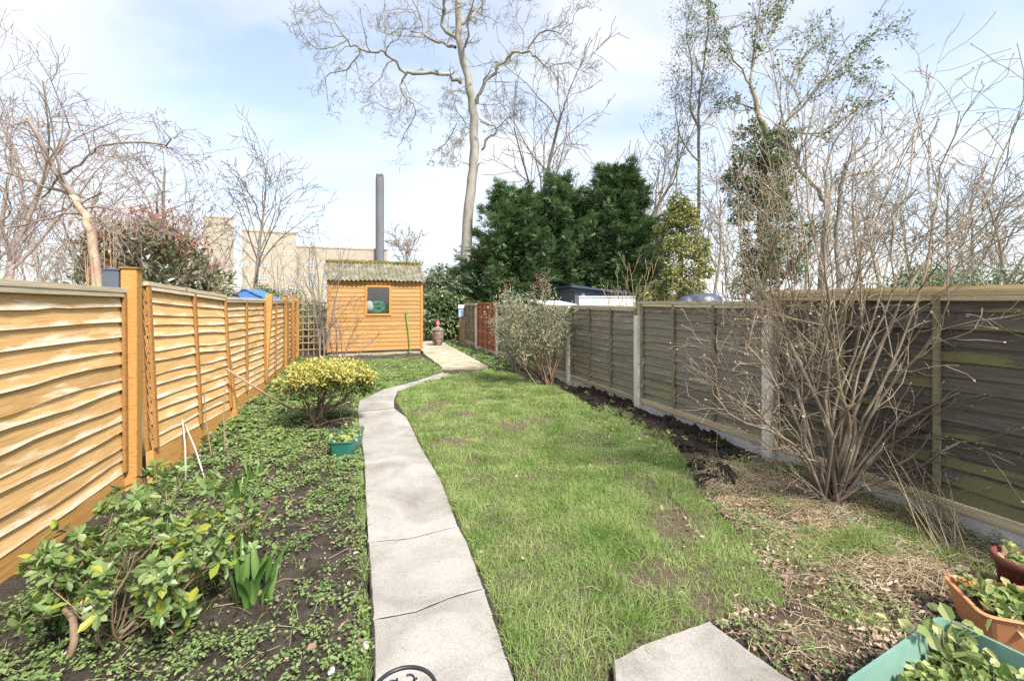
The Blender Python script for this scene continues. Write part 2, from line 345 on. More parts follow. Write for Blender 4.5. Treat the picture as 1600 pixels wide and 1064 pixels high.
M['tarp'] = plain('dark blue tarpaulin', [(.3, (.035, .05, .085)), (.7, (.07, .09, .135))], 5, .4, .5, .02, 9, spec=.5)
M['brick'] = plain('sand brick', [(.3, (.33, .285, .225)), (.7, (.42, .37, .30))], .8, .9, .1, .01, 20)
M['flue'] = plain('grey chimney cladding', [(.3, (.11, .115, .135)), (.7, (.17, .175, .195))], .4, .7, 0, stretch=(1, 1, .3))
M['winframe'] = plain('white window frame', [(.3, (.6, .62, .64)), (.7, (.7, .72, .74))], 4, .5, 0)
def glass(name, col, rough=.08):
    m, n, l, b = newmat(name); b.inputs['Base Color'].default_value = (*col, 1); b.inputs['Roughness'].default_value = rough; b.inputs['Specular IOR Level'].default_value = .8; return m
M['pane'] = glass('window pane', (.22, .27, .33))
def clearglass(name):
    m, n, l, b = newmat(name); t = n.new('ShaderNodeBsdfTransparent'); t.inputs[0].default_value = (.86, .9, .9, 1); g = n.new('ShaderNodeBsdfGlossy'); g.inputs['Roughness'].default_value = .03
    x = n.new('ShaderNodeMixShader'); x.inputs[0].default_value = .10; l.new(t.outputs[0], x.inputs[1]); l.new(g.outputs[0], x.inputs[2]); l.new(x.outputs[0], n['Material Output'].inputs[0]); return m
M['clear'] = clearglass('clear pane')
M['shedinside'] = plain('dusty shed inside', [(.3, (.07, .075, .08)), (.7, (.13, .13, .135))], 3, .9, 0)
M['hose'] = plain('green hose', [(.3, (.02, .42, .24)), (.7, (.05, .55, .33))], 4, .5, 0)
M['cane'] = plain('green cane', [(.3, (.10, .34, .06)), (.7, (.16, .44, .1))], 4, .5, 0)
M['whitecane'] = plain('pale cane', [(.3, (.5, .48, .43)), (.7, (.68, .66, .6))], 8, .6, .1, .002, 60)
M['pole'] = plain('brown pole', [(.3, (.26, .17, .10)), (.7, (.38, .27, .17))], 8, .7, .1, .002, 60)
def corr():
    m, n, l, b = newmat('mossy corrugated sheet'); a = noise(n, l, 5, 9, .7); c = ramp_link(n, l, a, [(.36, (.085, .08, .03)), (.5, (.165, .15, .10)), (.66, (.28, .265, .215))]); l.new(c, b.inputs['Base Color']); b.inputs['Roughness'].default_value = .95
    q = noise(n, l, 60, 5, .7); bump(n, l, b, q.outputs[0], .5, .01); return m
M['corr'] = corr()
M['moss'] = plain('moss', [(.3, (.10, .085, .015)), (.7, (.23, .20, .05))], 12, .95, .9, .02, 50)
# foliage
M['grass'] = leafmat('lawn blades', [(.09, .21, .03), (.20, .38, .06), (.29, .49, .09), (.42, .60, .16), (.31, .50, .09), (.52, .64, .27), (.24, .44, .065), (.64, .60, .36)], .5, .5, .25)
M['cover'] = leafmat('ground cover leaves', [(.11, .19, .055), (.19, .29, .085), (.27, .38, .12), (.37, .46, .19)], .4, .5, .3)
M['broadweed'] = leafmat('broad weed leaves', [(.13, .21, .06), (.22, .31, .10), (.32, .41, .16), (.26, .36, .10)], .35, .5, .3)
M['deadleaf'] = leafmat('fallen leaves', [(.19, .12, .08), (.33, .22, .15), (.50, .37, .27), (.42, .29, .21), (.64, .53, .42)], .15, .8, .15)
M['straw'] = leafmat('dry straw', [(.48, .37, .22), (.62, .51, .34), (.72, .62, .45), (.40, .30, .18)], .15, .7, .2)
M['rhodo'] = leafmat('shrub leaves', [(.10, .17, .045), (.17, .255, .075), (.25, .335, .12), (.35, .42, .18), (.20, .29, .085)], .3, .36, .5)
M['yellowleaf'] = leafmat('yellowed leaves', [(.30, .36, .05), (.42, .42, .06)], .4, .45, .4)
M['euo'] = leafmat('golden variegated leaves', [(.42, .38, .08), (.62, .56, .14), (.74, .70, .32), (.26, .30, .07), (.55, .50, .12)], .3, .4, .4)
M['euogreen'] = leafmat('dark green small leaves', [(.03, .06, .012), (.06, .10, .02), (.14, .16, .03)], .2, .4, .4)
M['bulb'] = leafmat('bulb leaves', [(.07, .17, .035), (.11, .22, .05), (.17, .28, .075)], .3, .35, .5)
M['holly'] = leafmat('gold edged leaves', [(.08, .11, .025), (.28, .29, .07), (.48, .45, .14), (.58, .54, .22), (.14, .17, .04)], .2, .35, .5)
M['ivy'] = leafmat('ivy leaves', [(.045, .085, .035), (.085, .145, .05), (.14, .205, .08), (.24, .30, .13)], .2, .35, .5)
M['ivypale'] = leafmat('pale ivy leaves', [(.07, .12, .05), (.12, .19, .08), (.18, .25, .11)], .25, .4, .4)
M['conifer'] = leafmat('cypress sprays', [(.05, .10, .045), (.09, .165, .068), (.14, .235, .095), (.23, .33, .15)], .15, .6, .2)
M['silver'] = leafmat('silver green leaves', [(.34, .38, .24), (.50, .54, .38), (.62, .65, .50), (.30, .35, .19)], .35, .6, .2)
M['seedhead'] = leafmat('brown seed heads', [(.22, .13, .10), (.32, .2, .15)], .1, .8, .1)
M['photinia'] = leafmat('photinia leaves', [(.08, .13, .05), (.15, .21, .08), (.24, .30, .15), (.42, .45, .31), (.30, .20, .14)], .25, .3, .5)
M['redtip'] = leafmat('red young leaves', [(.42, .13, .10), (.55, .22, .17), (.36, .16, .09)], .3, .4, .4)
M['bud'] = leafmat('furry buds', [(.50, .38, .28), (.60, .50, .36), (.44, .30, .22)], .1, .7, .2)
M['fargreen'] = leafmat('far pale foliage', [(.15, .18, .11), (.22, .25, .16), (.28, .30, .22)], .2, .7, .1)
M['eucal'] = leafmat('olive drooping leaves', [(.09, .12, .055), (.14, .17, .08), (.20, .22, .12)], .25, .5, .3)
M['pelarg'] = leafmat('bright pot leaves', [(.14, .23, .05), (.26, .36, .10), (.38, .46, .16), (.52, .53, .25)], .35, .45, .4)

def soilmat():
    m, n, l, b = newmat('garden soil'); at = n.new('ShaderNodeAttribute'); at.attribute_name = 'litter'; a = noise(n, l, 9, 10, .7); f = noise(n, l, 70, 6, .75)
    c0 = ramp_link(n, l, a, [(.3, (.04, .032, .026)), (.55, (.095, .077, .061)), (.75, (.18, .15, .12))]); f3 = noise(n, l, 150, 5, .8); c1 = mixc(n, l, ramp_link(n, l, f3, [(.56, (0, 0, 0)), (.68, (.75, .75, .75))]), c0, (.33, .27, .20)); c2 = ramp_link(n, l, f, [(.35, (.17, .12, .08)), (.65, (.38, .29, .2))])
    l.new(mixc(n, l, at.outputs['Fac'], c1, c2), b.inputs['Base Color']); b.inputs['Roughness'].default_value = .95; b.inputs['Specular IOR Level'].default_value = .15; bump(n, l, b, f.outputs[0], 1, .035); return m
M['soil'] = soilmat()
def magbark():
    m, n, l, b = newmat('shrub bark, dark old wood below pale young wood'); a = noise(n, l, 5, 5); c = ramp_link(n, l, a, [(.3, (.11, .08, .055)), (.5, (.23, .175, .115)), (.72, (.44, .37, .29))]); d = ramp_link(n, l, a, [(.3, (.07, .052, .042)), (.7, (.17, .13, .10))])
    t = n.new('ShaderNodeNewGeometry'); sp = n.new('ShaderNodeSeparateXYZ'); l.new(t.outputs['Position'], sp.inputs[0]); mr = n.new('ShaderNodeMapRange'); mr.inputs[1].default_value = .15; mr.inputs[2].default_value = 1.0; ad = n.new('ShaderNodeMath'); ad.operation = 'MULTIPLY_ADD'; l.new(a.outputs[0], ad.inputs[0]); ad.inputs[1].default_value = .5; l.new(sp.outputs[2], ad.inputs[2]); l.new(ad.outputs[0], mr.inputs[0])
    l.new(mixc(n, l, mr.outputs[0], d, c), b.inputs['Base Color']); b.inputs['Roughness'].default_value = .75; q = noise(n, l, 60, 4); bump(n, l, b, q.outputs[0], .3, .003); return m
M['magbark'] = magbark()
M['bark_lichen'] = plain('grey green lichened bark', [(.3, (.17, .15, .10)), (.5, (.27, .25, .175)), (.7, (.36, .33, .25))], 3, .85, .4, .01, 30)
M['potstem'] = plain('pale green stems', [(.3, (.16, .2, .06)), (.7, (.26, .29, .11))], 4, .6, 0)
M['dark2'] = stained_wood('grey brown weathered boards', (.29, .25, .205), (.155, .13, .105), (.55, .50, .40), .76, algae=((.27, .25, .135), .95))
M['clod'] = plain('dark mulch', [(.3, (.014, .010, .008)), (.6, (.04, .029, .022)), (.8, (.085, .064, .048))], 25, .95, 1, .012, 90)
M['ground'] = plain('rough ground', [(.3, (.10, .13, .045)), (.5, (.17, .17, .08)), (.7, (.24, .2, .13))], .35, .95, .6, .05, 8)

# ================================================================== SETTING
# ---- ground to the horizon, garden soil with real relief
tag(MB().add([(-1500, -300, -.06), (1500, -300, -.06), (1500, 2500, -.06), (-1500, 2500, -.06)], [(0, 1, 2, 3)]).obj('ground', M['ground']), kind='structure')
def gpl(L): return [gp(*p) for p in L]
PATH_R = [(803,1064),(770,950),(745,905),(727,845),(714,815),(690,755),(655,695),(636,655),(618,628),(622,613),(660,601),(706,588)]
LAWN = gpl(PATH_R + [(745,584),(770,578),(800,583),(830,600),(880,614),(930,640),(990,655),(1040,690),(1085,735),(1110,790),(1165,850),(1215,905),(1225,950),(1160,980),(1110,975),(1000,1015),(955,1045),(945,1064)]) + [(.30, 1.2), (.05, 1.2)]
LAWN2 = gpl([(552,652),(556,600),(540,575),(512,566),(660,560),(688,574),(692,583),(560,628)])
MUL = [gpl([(885,612),(925,608),(1010,640),(1000,660),(940,650)]), gpl([(985,662),(1010,648),(1090,672),(1165,712),(1150,728),(1075,708),(1020,690)]), gpl([(1080,728),(1130,728),(1140,755),(1095,760)])]
LITTER = gpl([(1085,735),(1180,715),(1290,740),(1420,780),(1600,850),(1600,960),(1480,960),(1350,1064),(1230,1064),(1110,975),(1225,950),(1165,850),(1110,790)])
PADP = [uv(8.98, 2.80), uv(9.25, 1.86), uv(15.3, 1.96), uv(15.3, 3.05)]
STEP = gpl([(955,1042),(1000,1016),(1108,978),(1222,1062)]) + [(1.18, 1.52), (.36, 1.50)]
def pathzone(x, y): return inpoly(x, y, PATHP) | inpoly(x, y, PADP) | inpoly(x, y, STEP)
PATHP = gpl([(583,1064),(576,870),(568,720),(558,645),(561,628),(600,610),(690,584),(706,588),(660,601),(622,613),(618,628),(636,655),(655,695),(690,755),(714,815),(727,845),(770,950),(803,1064)]) 
def gz(x, y):
    x = np.asarray(x, float); y = np.asarray(y, float); lawn = inpoly(x, y, LAWN) | inpoly(x, y, LAWN2)
    z = .030*(vn(x, y, .55, 1) - .5) + .016*(vn(x, y, .17, 2) - .5)
    lump = .055*(vn(x, y, .13, 3) - .45) + .045*(vn(x, y, .07, 4) - .5)
    z = z + np.where(lawn, .012, .0 + .6*lump)
    for P in MUL: z = z + np.where(inpoly(x, y, P), .05*np.clip(polydist(x, y, P)/.10, 0, 1) + .5*lump, 0)
    pd = np.where(pathzone(x, y), 0, np.minimum(np.minimum(polydist(x, y, PATHP), polydist(x, y, PADP)), polydist(x, y, STEP)))
    return z*np.clip(pd/.12, 0, 1) - .035*np.clip(1 - pd/.02, 0, 1)
st = .035; us = np.arange(-1.0, 16.6, st); vs = np.arange(-1.75, 3.78, st); U, V_ = np.meshgrid(us, vs, indexing='ij')
GX = U*EU[0] + V_*EV[0]; GY = U*EU[1] + V_*EV[1]; GZ = gz(GX, GY)
nu, nv = U.shape; ii = (np.arange(nu-1)[:, None]*nv + np.arange(nv-1)[None, :]).ravel()
lit = np.where(inpoly(GX, GY, LITTER), .85, 0.0)*np.clip(polydist(GX, GY, LITTER)/.2, 0, 1)
lit = np.maximum(lit, np.where(inpoly(GX, GY, LAWN), .55, 0))
sm = np_mesh('garden_soil', np.stack([GX, GY, GZ], -1), [np.stack([ii, ii+nv, ii+nv+1, ii+1], 1)[:, ::-1]], True, {'litter': lit})
for p in sm.polygons[:1]:
    if p.normal.z < 0: sm.flip_normals()
tag(link('garden_soil', sm, M['soil']), kind='structure')

# ---- concrete path: irregular slabs with dark joints
path = MB().prism([(p[0], p[1]) for p in reversed(PATHP)], -.10, .0165).obj('garden_path', M['potsoil']); tag(path, kind='structure')
def slab(poly, top, m, parent, tilt=(0, 0), seed=0, ins=.0045, name='slab', thick=.07):
    r = random.Random(seed); P = [Vector((p[0], p[1])) for p in poly]
    if sum(P[i-1].x*P[i].y - P[i].x*P[i-1].y for i in range(len(P))) < 0: P.reverse()
    c = sum(P, Vector((0, 0)))/len(P); Q = []
    for i in range(len(P)):                 # subdivide and fray the outline a little
        a, b = P[i], P[(i+1) % len(P)]; k = max(1, int((b-a).length/.035)); nn_ = Vector((-(b-a).y, (b-a).x)).normalized()
        for j in range(k): Q.append(a.lerp(b, j/k) + nn_*(ins + r.uniform(-.0025, .002)))
    me = bpy.data.meshes.new(name); n = len(Q)
    zt = lambda p: top + (p.x-c.x)*tilt[0] + (p.y-c.y)*tilt[1]
    vs_ = [(p.x, p.y, zt(p) - thick) for p in Q] + [(p.x, p.y, zt(p) - .008) for p in Q] + [(*(p + (c-p).normalized()*.006), zt(p)) for p in Q]
    fs_ = [tuple(range(2*n, 3*n))] + [(k*n+i, k*n+(i+1) % n, (k+1)*n+(i+1) % n, (k+1)*n+i) for k in (0, 1) for i in range(n)]
    me.from_pydata(vs_, [], fs_); me.update(); return link(name, me, m, parent)
S1 = gpl([(582,975),(650,962),(702,940),(757,924),(803,1064)]) + [(.13, 1.15), (-.46, 1.15)] + gpl([(583,1064)])
S2 = gpl([(574,852),(640,846),(716,826),(730,850),(757,924),(702,940),(650,962),(582,975)])
S3 = gpl([(558,646),(616,640),(636,655),(655,695),(690,755),(716,826),(640,846),(574,852),(568,720)])
S4 = gpl([(561,628),(600,610),(650,597),(660,601),(622,613),(616,628),(616,639),(558,645)])
S5 = gpl([(650,597),(690,584),(706,588),(660,601)])
for k, (P, t) in enumerate(((S1, .022), (S2, .0215), (S3, .022), (S4, .0215), (S5, .022))): slab(P, t, M['conc'], path, (0, 0), k)
pad = MB().prism([PADP[0], PADP[3], PADP[2], PADP[1]], -.10, -.02).obj('concrete_pad', M['potsoil']); tag(pad, kind='structure')
slab([uv(8.98,2.80), uv(9.25,1.87), uv(11.9,1.90), uv(11.9,2.93)], .055, M['mossyconc'], pad, seed=21, thick=.10)
slab([uv(11.9,1.96), uv(15.3,1.96), uv(15.3,3.05), uv(11.9,2.93)], .052, M['mossyconc'], pad, seed=22, thick=.10)
tag(slab(STEP, .028, M['conc'], None, seed=31, name='stepping_slab'), 'pale square paving slab set in the lawn at the front', 'paving slab')

# ================================================================== FENCES
def board_mesh(Wd, z0, h, seed, amp, segs=11, y0=.026, y1=.006, t=.009, algae=0.0):
    r = random.Random(seed); ph = [(r.uniform(.6, 1.6), r.uniform(0, 6.28), r.uniform(.3, 1)) for _ in range(3)]
    kx = r.uniform(.2, .8)*Wd; ka = r.uniform(-1, 1)*amp*.9 if r.random() < .5 else 0
    vs_ = []; wr = []; al = []; rows = 5
    for i in range(segs + 1):
        x = Wd*i/segs; w = amp*sum(a*math.sin(6.28*f*x/Wd + p) for f, p, a in ph)/2 + ka*math.exp(-((x-kx)/.09)**2); wy = r.uniform(-.002, .003)
        for (s, y, wv) in ((0, y0 - t, 0), (0, y0, .28), (.30, y0 - .3*(y0-y1), .12), (1, y1, -.10), (1, y1 - t, 0)):
            vs_.append((x, y + wy*(1-s), z0 + w*(1-s) + h*s)); wr.append(wv); al.append(algae + .22*(1-s)*(1 if algae else 0))
    f = [(i*rows + k, i*rows + k + 1, (i+1)*rows + k + 1, (i+1)*rows + k) for i in range(segs) for k in range(rows-1)] + [(i*rows + 4, i*rows, (i+1)*rows, (i+1)*rows + 4) for i in range(segs)]
    return np_mesh('slat', vs_, [np.array(f)], False, {'wear': wr, 'algae': al})
def wear_box(x0, x1, y0, y1, z0, z1, name, wear=0.0): return MB().box(x0, x1, y0, y1, z0, z1).mesh(name, .003)
def fence_panel(parent, A, B, z0, z1, za, n, mats, seed, mids, amp, lean=(0, 0), algae=0.0, cap=.03, topdrop=0, backrail=True):
    A = Vector(A); B = Vector(B); d = B - A; Wd = d.length; xa = Vector((d.x/Wd, d.y/Wd, topdrop/Wd)); ya = Vector((-d.y/Wd, d.x/Wd, 0)); za_ = (Vector((0, 0, 1)) + ya*lean[0]).normalized()
    mb = MB()                                # frame behind the boards
    mb.box(0, .04, -.032, -.006, z0, z1).box(Wd-.04, Wd, -.032, -.006, z0, z1).box(.04, Wd-.04, -.030, -.008, z0 + .02, z0 + .06).box(.04, Wd-.04, -.030, -.008, z1-.06, z1-.02)
    p = mb.obj('panel', mats[1], parent)
    base = A.to_3d() - ya*lean[0]*0 + ya*lean[1]
    p.matrix_basis = Matrix(((xa.x, ya.x, za_.x, base.x), (xa.y, ya.y, za_.y, base.y), (xa.z, ya.z, za_.z, 0), (0, 0, 0, 1)))
    pitch = (z1 - z0 - .03)/n; r = random.Random(seed)
    for i in range(n):
        zz = z0 + i*pitch + (r.uniform(-.014, .014) if i else 0); a_ = algae*(1 if r.random() < .75 else .4)
        link('slat', board_mesh(Wd - .004, zz, pitch + .035, seed*100 + i, amp if i else .004, algae=a_ + (.10 if algae and (i < 3 or i == n-1) else 0)), mats[0], p)
    for x in mids:
        link('batten', wear_box(x*Wd - .019, x*Wd + .019, .027, .052, z0 + .01, z1 - .015, 'batten'), mats[1], p)
    for x in (.0225, Wd - .0225):
        link('batten', wear_box(x - .021, x + .021, .027, .050, z0 + .01, z1 - .015, 'batten'), mats[1], p)
    if cap:
        link('cap_rail', wear_box(-.01, Wd + .01, -.03, .050, z1 - .012, z1 + cap*.8, 'cap_rail'), mats[2], p)
        link('top_rail', wear_box(.046, Wd - .046, .0275, .046, z1 - .045, z1 - .0125, 'top_rail'), mats[2], p)
    return p

# ---- left: orange stained lap fence
LF = empty('lap_fence', (*uv(4.23, -1.58), 0)); tag(LF, 'orange stained wooden lap fence running along the left side', 'fence'); o_ = Vector(LF.location)
LP = [(2.33,-1.65,0,0), (4.23,-1.585,0,0), (6.13,-1.44,.02,-.10), (8.03,-1.25,.0,.05), (9.93,-1.19,0,0), (11.25,-1.19,0,0), (12.62,-1.22,0,0)]
LT = [1.50, 1.475, 1.44, 1.43, 1.42, 1.42]
inv = Matrix.Translation(-o_)
lpm = (M['orange'], M['brown_batten'], M['greywood'])
for k in range(6):
    a, b = LP[k+1], LP[k]; P0 = Vector(uv(a[0]-.055, a[1])); P1 = Vector(uv(b[0]+.055, b[1]))
    ln = {1: (-.13, .16), 2: (-.02, .03), 3: (.02, .0)}.get(k, (0, 0))
    pn = fence_panel(LF, P0, P1, .17 if k else .14, LT[k], 0, 13, lpm, 10 + k, (.5,) if k else (), .011 if k < 2 else .009, ln, topdrop=.045 if k == 0 else .0)
    pn.matrix_basis = inv @ pn.matrix_basis
    gb = MB().box(0, (P1-P0).length, -.03, .022, -.12, .166 if k else .136); g = gb.obj('gravel_board', M['orange_post'], LF, .003)
    mm = pn.matrix_basis.copy(); g.matrix_basis = mm
for k, (u, v, lt, lb) in enumerate(LP):
    if k == 0: continue
    c = Vector(uv(u, v)); top = 1.67 if k == 1 else 1.52 + .02*(k % 2); d = Vector((EU[0], EU[1])); e = Vector((EV[0], EV[1])); h = .05
    lo = c + e*(.045 + (.16 if k == 2 else -.03 if k == 3 else 0)); hi = c + e*(.045 + (-.03 if k == 2 else .06 if k == 3 else 0))
    def ring(q, z): return [(*(q + d*sx*h + e*sy*h), z) for sx, sy in ((-1, -1), (-1, 1), (1, 1), (1, -1))]
    r0 = ring(lo, -.1); r1 = ring(hi, top)
    p = MB().hexa(r0, r1).obj('post', M['orange_post'], LF, .004); p.location = -o_
    if k in (1, 2, 4):
        q = MB().hexa(ring(hi - e*.005, top + .001), ring(hi - e*.005, top + .018))
        h = .06; q = MB().hexa(ring(hi, top + .001), ring(hi, top + .016)); c_ = q.obj('post_cap', M['brown_batten'], LF, .002); c_.location = -o_
# neighbour's slate-painted posts just behind the fence posts
for (u, v, lab) in ((4.225, -1.648, 'near orange gate-height fence post'), (6.125, -1.50, 'second orange fence post')):
    x, y = uv(u, v); m_ = MB().box(-.05, .05, -.05, .05, 0, 1.655 if u < 5 else 1.50).box(-.056, .056, -.056, .056, 1.657 if u < 5 else 1.502, 1.672 if u < 5 else 1.517)
    po = m_.obj('painted_post', M['greypaint'], None, .003); po.location = (x, y, 0); po.rotation_euler = (0, 0, math.atan2(EU[1], EU[0]))
    tag(po, 'slate grey painted post behind the ' + ('taller, nearest orange fence post' if u < 5 else 'leaning second orange fence post'), 'post')

# ---- right: dark weathered lap fence with concrete posts
RF = empty('weathered_fence', (*uv(3.006, 3.646), 0)); tag(RF, 'dark weathered lap fence with green algae along the right side', 'fence'); o_ = Vector(RF.location); inv = Matrix.Translation(-o_)
RT = [1.47, 1.475, 1.40, 1.335, 1.31, 1.31, 1.37, 1.33]
rpm = (M['dark'], M['darkbatten'], M['darkbatten']); tpm = (M['dark'], M['darkbatten'], M['tanwood'])
U0 = 3.006
for k in range(-2, 6):
    ua, ub = U0 + 1.943*k + .05, U0 + 1.943*(k+1) - .05
    if k == 5: ub = U0 + 1.943*5.72
    P0 = Vector(uv(ua, 3.65)); P1 = Vector(uv(ub, 3.65)); top = RT[k+2]
    mt = tpm if k in (-2, -1) else (M['dark2'], M['darkbatten'], M['greywood'])
    if k == 4:
        pn = fence_panel(RF, P0, P1, .10, 1.37, 0, 9, (M['redpanel'], M['redpanel'], M['redpanel']), 60, (.25, .5, .75), .004, cap=.02); pn['label'] = 'red brown panel with upright battens'
    else:
        pn = fence_panel(RF, P0, P1, .16, top, 0, 13, mt, 50 + k, (1/3, 2/3) if k > -1 else (.36, .68), .010, algae=.20 if k > -1 else .22)
    pn.matrix_basis = inv @ pn.matrix_basis
    g = MB().box(0, (P1-P0).length, -.032, .022, -.1, .150 if k != 4 else .095).obj('gravel_board', M['gravelboard'], RF, .004); g.matrix_basis = pn.matrix_basis.copy()
    g = MB().box(0, (P1-P0).length, .023, .045, .10, .155).obj('kick_rail', M['tanwood'], RF, .003) if k != 4 else g
    g.matrix_basis = pn.matrix_basis.copy()
    if k == -1 or k == -2:
        g = MB().box(-.03, (P1-P0).length + .03, -.09, -.04, top - .03, top + .05).obj('capping_board', M['tanwood'], RF, .003); g.matrix_basis = pn.matrix_basis.copy()
for k, hgt in ((-1, 1.3), (0, 1.30), (1, 1.235), (2, 1.06), (3, 1.05), (4, 1.22), (5, 1.24)):
    x, y = uv(U0 + 1.943*k, 3.615); p = MB().box(-.048, .048, -.055, .055, -.1, hgt).obj('concrete_post', M['concpost'], RF, .010)
    p.location = Vector((x, y, 0)) - o_; p.rotation_euler = (0, 0, math.atan2(EU[1], EU[0]))
    if k in (-1, 0, 1):
        p2 = MB().box(-.035, .035, -.03, .03, hgt - .02, RT[k+1] + .03 if k < 1 else 1.42).obj('post_extension', M['tanwood'], RF, .003); x, y = uv(U0 + 1.943*k, 3.635); p2.location = Vector((x, y, 0)) - o_; p2.rotation_euler = p.rotation_euler

# ================================================================== SHED
SH = empty('garden_shed', (*uv(12.28, .755), 0), math.atan2(EV[1], EV[0])); tag(SH, 'orange brown wooden shed with mossy corrugated roof and one window', 'shed')
hw, dp, zb, zt = 1.175, 1.8, .13, 1.97        # half width, depth, wall foot and head; local x across, y away
plinth = MB().box(-hw + .03, hw - .03, .03, dp - .03, -.05, zb - .002).obj('plinth', M['mossyconc'], SH, .004)
back = MB().box(-hw + .02, -hw + .05, .05, dp, zb, zt).box(hw - .05, hw - .02, .05, dp, zb, zt).box(-hw + .05, hw - .05, dp - .03, dp, zb, zt).box(-hw + .05, hw - .05, .05, dp - .03, zb, zb + .03).obj('inner_wall', M['shedinside'], SH)
wx0, wx1, wz0, wz1 = -.24, .32, 1.09, 1.79
nb = 17; ph = (zt - zb)/nb
for i in range(nb):
    z = zb + i*ph; t = z + ph + .012
    def clad(x0, x1, za, zc):
        fy = lambda q: -.020 + .014*(q - z)/(t - z)
        MB().add([(x0, .02, za), (x1, .02, za), (x1, fy(za), za), (x0, fy(za), za), (x0, .02, zc), (x1, .02, zc), (x1, fy(zc), zc), (x0, fy(zc), zc)], [(0,1,2,3),(4,7,6,5),(3,2,6,7),(0,4,5,1),(0,3,7,4),(1,5,6,2)]).obj('board', M['shed'], SH)
    if t <= wz0 or z >= wz1: clad(-hw + .03, hw - .03, z, min(t, zt))
    else:
        clad(-hw + .03, wx0, z, t); clad(wx1, hw - .03, z, t)
        if z < wz0: clad(wx0, wx1, z, wz0)
        if t > wz1: clad(wx0, wx1, wz1, t)
for s in (-1, 1):
    for i in range(nb):
        z = zb + i*ph; MB().hexa([(s*(hw-.02), .06, z), (s*(hw-.02), dp, z), (s*(hw+.005), dp, z), (s*(hw+.005), .06, z)], [(s*(hw-.02), .06, z+ph), (s*(hw-.02), dp, z+ph), (s*(hw-.008), dp, z+ph), (s*(hw-.008), .06, z+ph)]).obj('board', M['shed'], SH)
    MB().box(s*hw - .036, s*hw + .030, -.034, .055, zb - .01, zt - .003).obj('corner_trim', M['shedtrim'], SH, .004)
win = MB().box(wx0 - .05, wx0 + .004, -.036, .03, wz0 - .05, wz1 + .05).box(wx1 - .004, wx1 + .05, -.036, .03, wz0 - .05, wz1 + .05).box(wx0 + .004, wx1 - .004, -.034, .03, wz1 - .004, wz1 + .05).obj('window', M['shedtrim'], SH)
MB().box(wx0 + .004, wx1 - .004, -.046, .03, wz0 - .05, wz0 + .004).obj('sill', M['shedtrim'], win, .003)
MB().box(wx0 + .004, wx1 - .004, .0, .006, wz0 + .004, wz1 - .004).obj('pane', M['clear'], win)
MB().box(.15, .30, dp - .05, dp - .04, 1.55, 1.85).obj('back_window', M['winframe'], SH)
# roof: corrugated sheets over a gable
ry0, ry1, rz0, rz1 = -.13, .92, 1.955, 2.50
def corrugated(x0, x1, side, lift):
    per = .108; nx = int((x1-x0)/per*10); vs_ = []; nyv = 7
    for j in range(nyv):
        t = j/(nyv-1)
        for i in range(nx + 1):
            x = x0 + (x1-x0)*i/nx; wv = .019*math.sin(2*math.pi*x/per); y = ry0 + (ry1-ry0)*t; y = y if side < 0 else 2*ry1 - y
            e = .012*math.sin(x*5.1 + 1) if j == 0 else 0
            vs_.append((x, y + e, rz0 + (rz1-rz0)*t + wv + lift))
    f = []
    for j in range(nyv-1):
        for i in range(nx): f.append((j*(nx+1)+i, j*(nx+1)+i+1, (j+1)*(nx+1)+i+1, (j+1)*(nx+1)+i))
    n0 = len(vs_); vs_ += [(x, y, z - .009) for x, y, z in vs_]; f2 = [tuple(reversed([a + n0 for a in q])) for q in f]
    ed = [(i, i + n0, i + 1 + n0, i + 1) for i in range(nx)]; ed2 = [(j*(nx+1), (j+1)*(nx+1), (j+1)*(nx+1) + n0, j*(nx+1) + n0) for j in range(nyv-1)] + [((j+1)*(nx+1)+nx, j*(nx+1)+nx, j*(nx+1)+nx + n0, (j+1)*(nx+1)+nx + n0) for j in range(nyv-1)]
    return np_mesh('roof_sheet', vs_, [np.array(f + f2 + ed + ed2)], True)
for s in (-1, 1):
    for k, (x0, x1) in enumerate(((-1.27, -.39), (-.43, .44), (.40, 1.27))): link('roof_sheet', corrugated(x0, x1, s, .013*(k % 2)), M['corr'], SH)
rc = MB().tube([(-1.28 + .16*i, ry1 + .01*math.sin(i*2.1), rz1 + .008*math.sin(i*1.7)) for i in range(17)], [.05 + .008*math.sin(i*1.3) for i in range(17)], 10).obj('ridge_cap', M['moss'], SH, smooth=True)
q = rng.uniform(0, 1, (900, 3)); mp_ = np.stack([-1.26 + 2.52*q[:, 0], ry1 - .16*q[:, 1]**2 + .03, rz1 + .045 - .08*q[:, 1]**2], 1)
link('moss_tufts', leaf_mesh('moss_tufts', mp_, rand_dirs(900, .1, 1), rand_dirs(900), .035, .9), M['moss'], rc)['kind'] = 'stuff'
for s in (-1, 1):  # gable ends
    MB().add([(s*hw - .01, .05, zt), (s*hw - .01, dp, zt), (s*hw - .01, ry1, rz1 - .06), (s*hw + .01, .05, zt), (s*hw + .01, dp, zt), (s*hw + .01, ry1, rz1 - .06)], [(0,1,2),(5,4,3),(0,3,4,1),(1,4,5,2),(2,5,3,0)]).obj('gable', M['shed'], SH)
MB().box(-hw - .03, hw + .03, -.05, -.022, zt - .10, zt - .055).obj('eaves_board', M['shedtrim'], SH, .003)
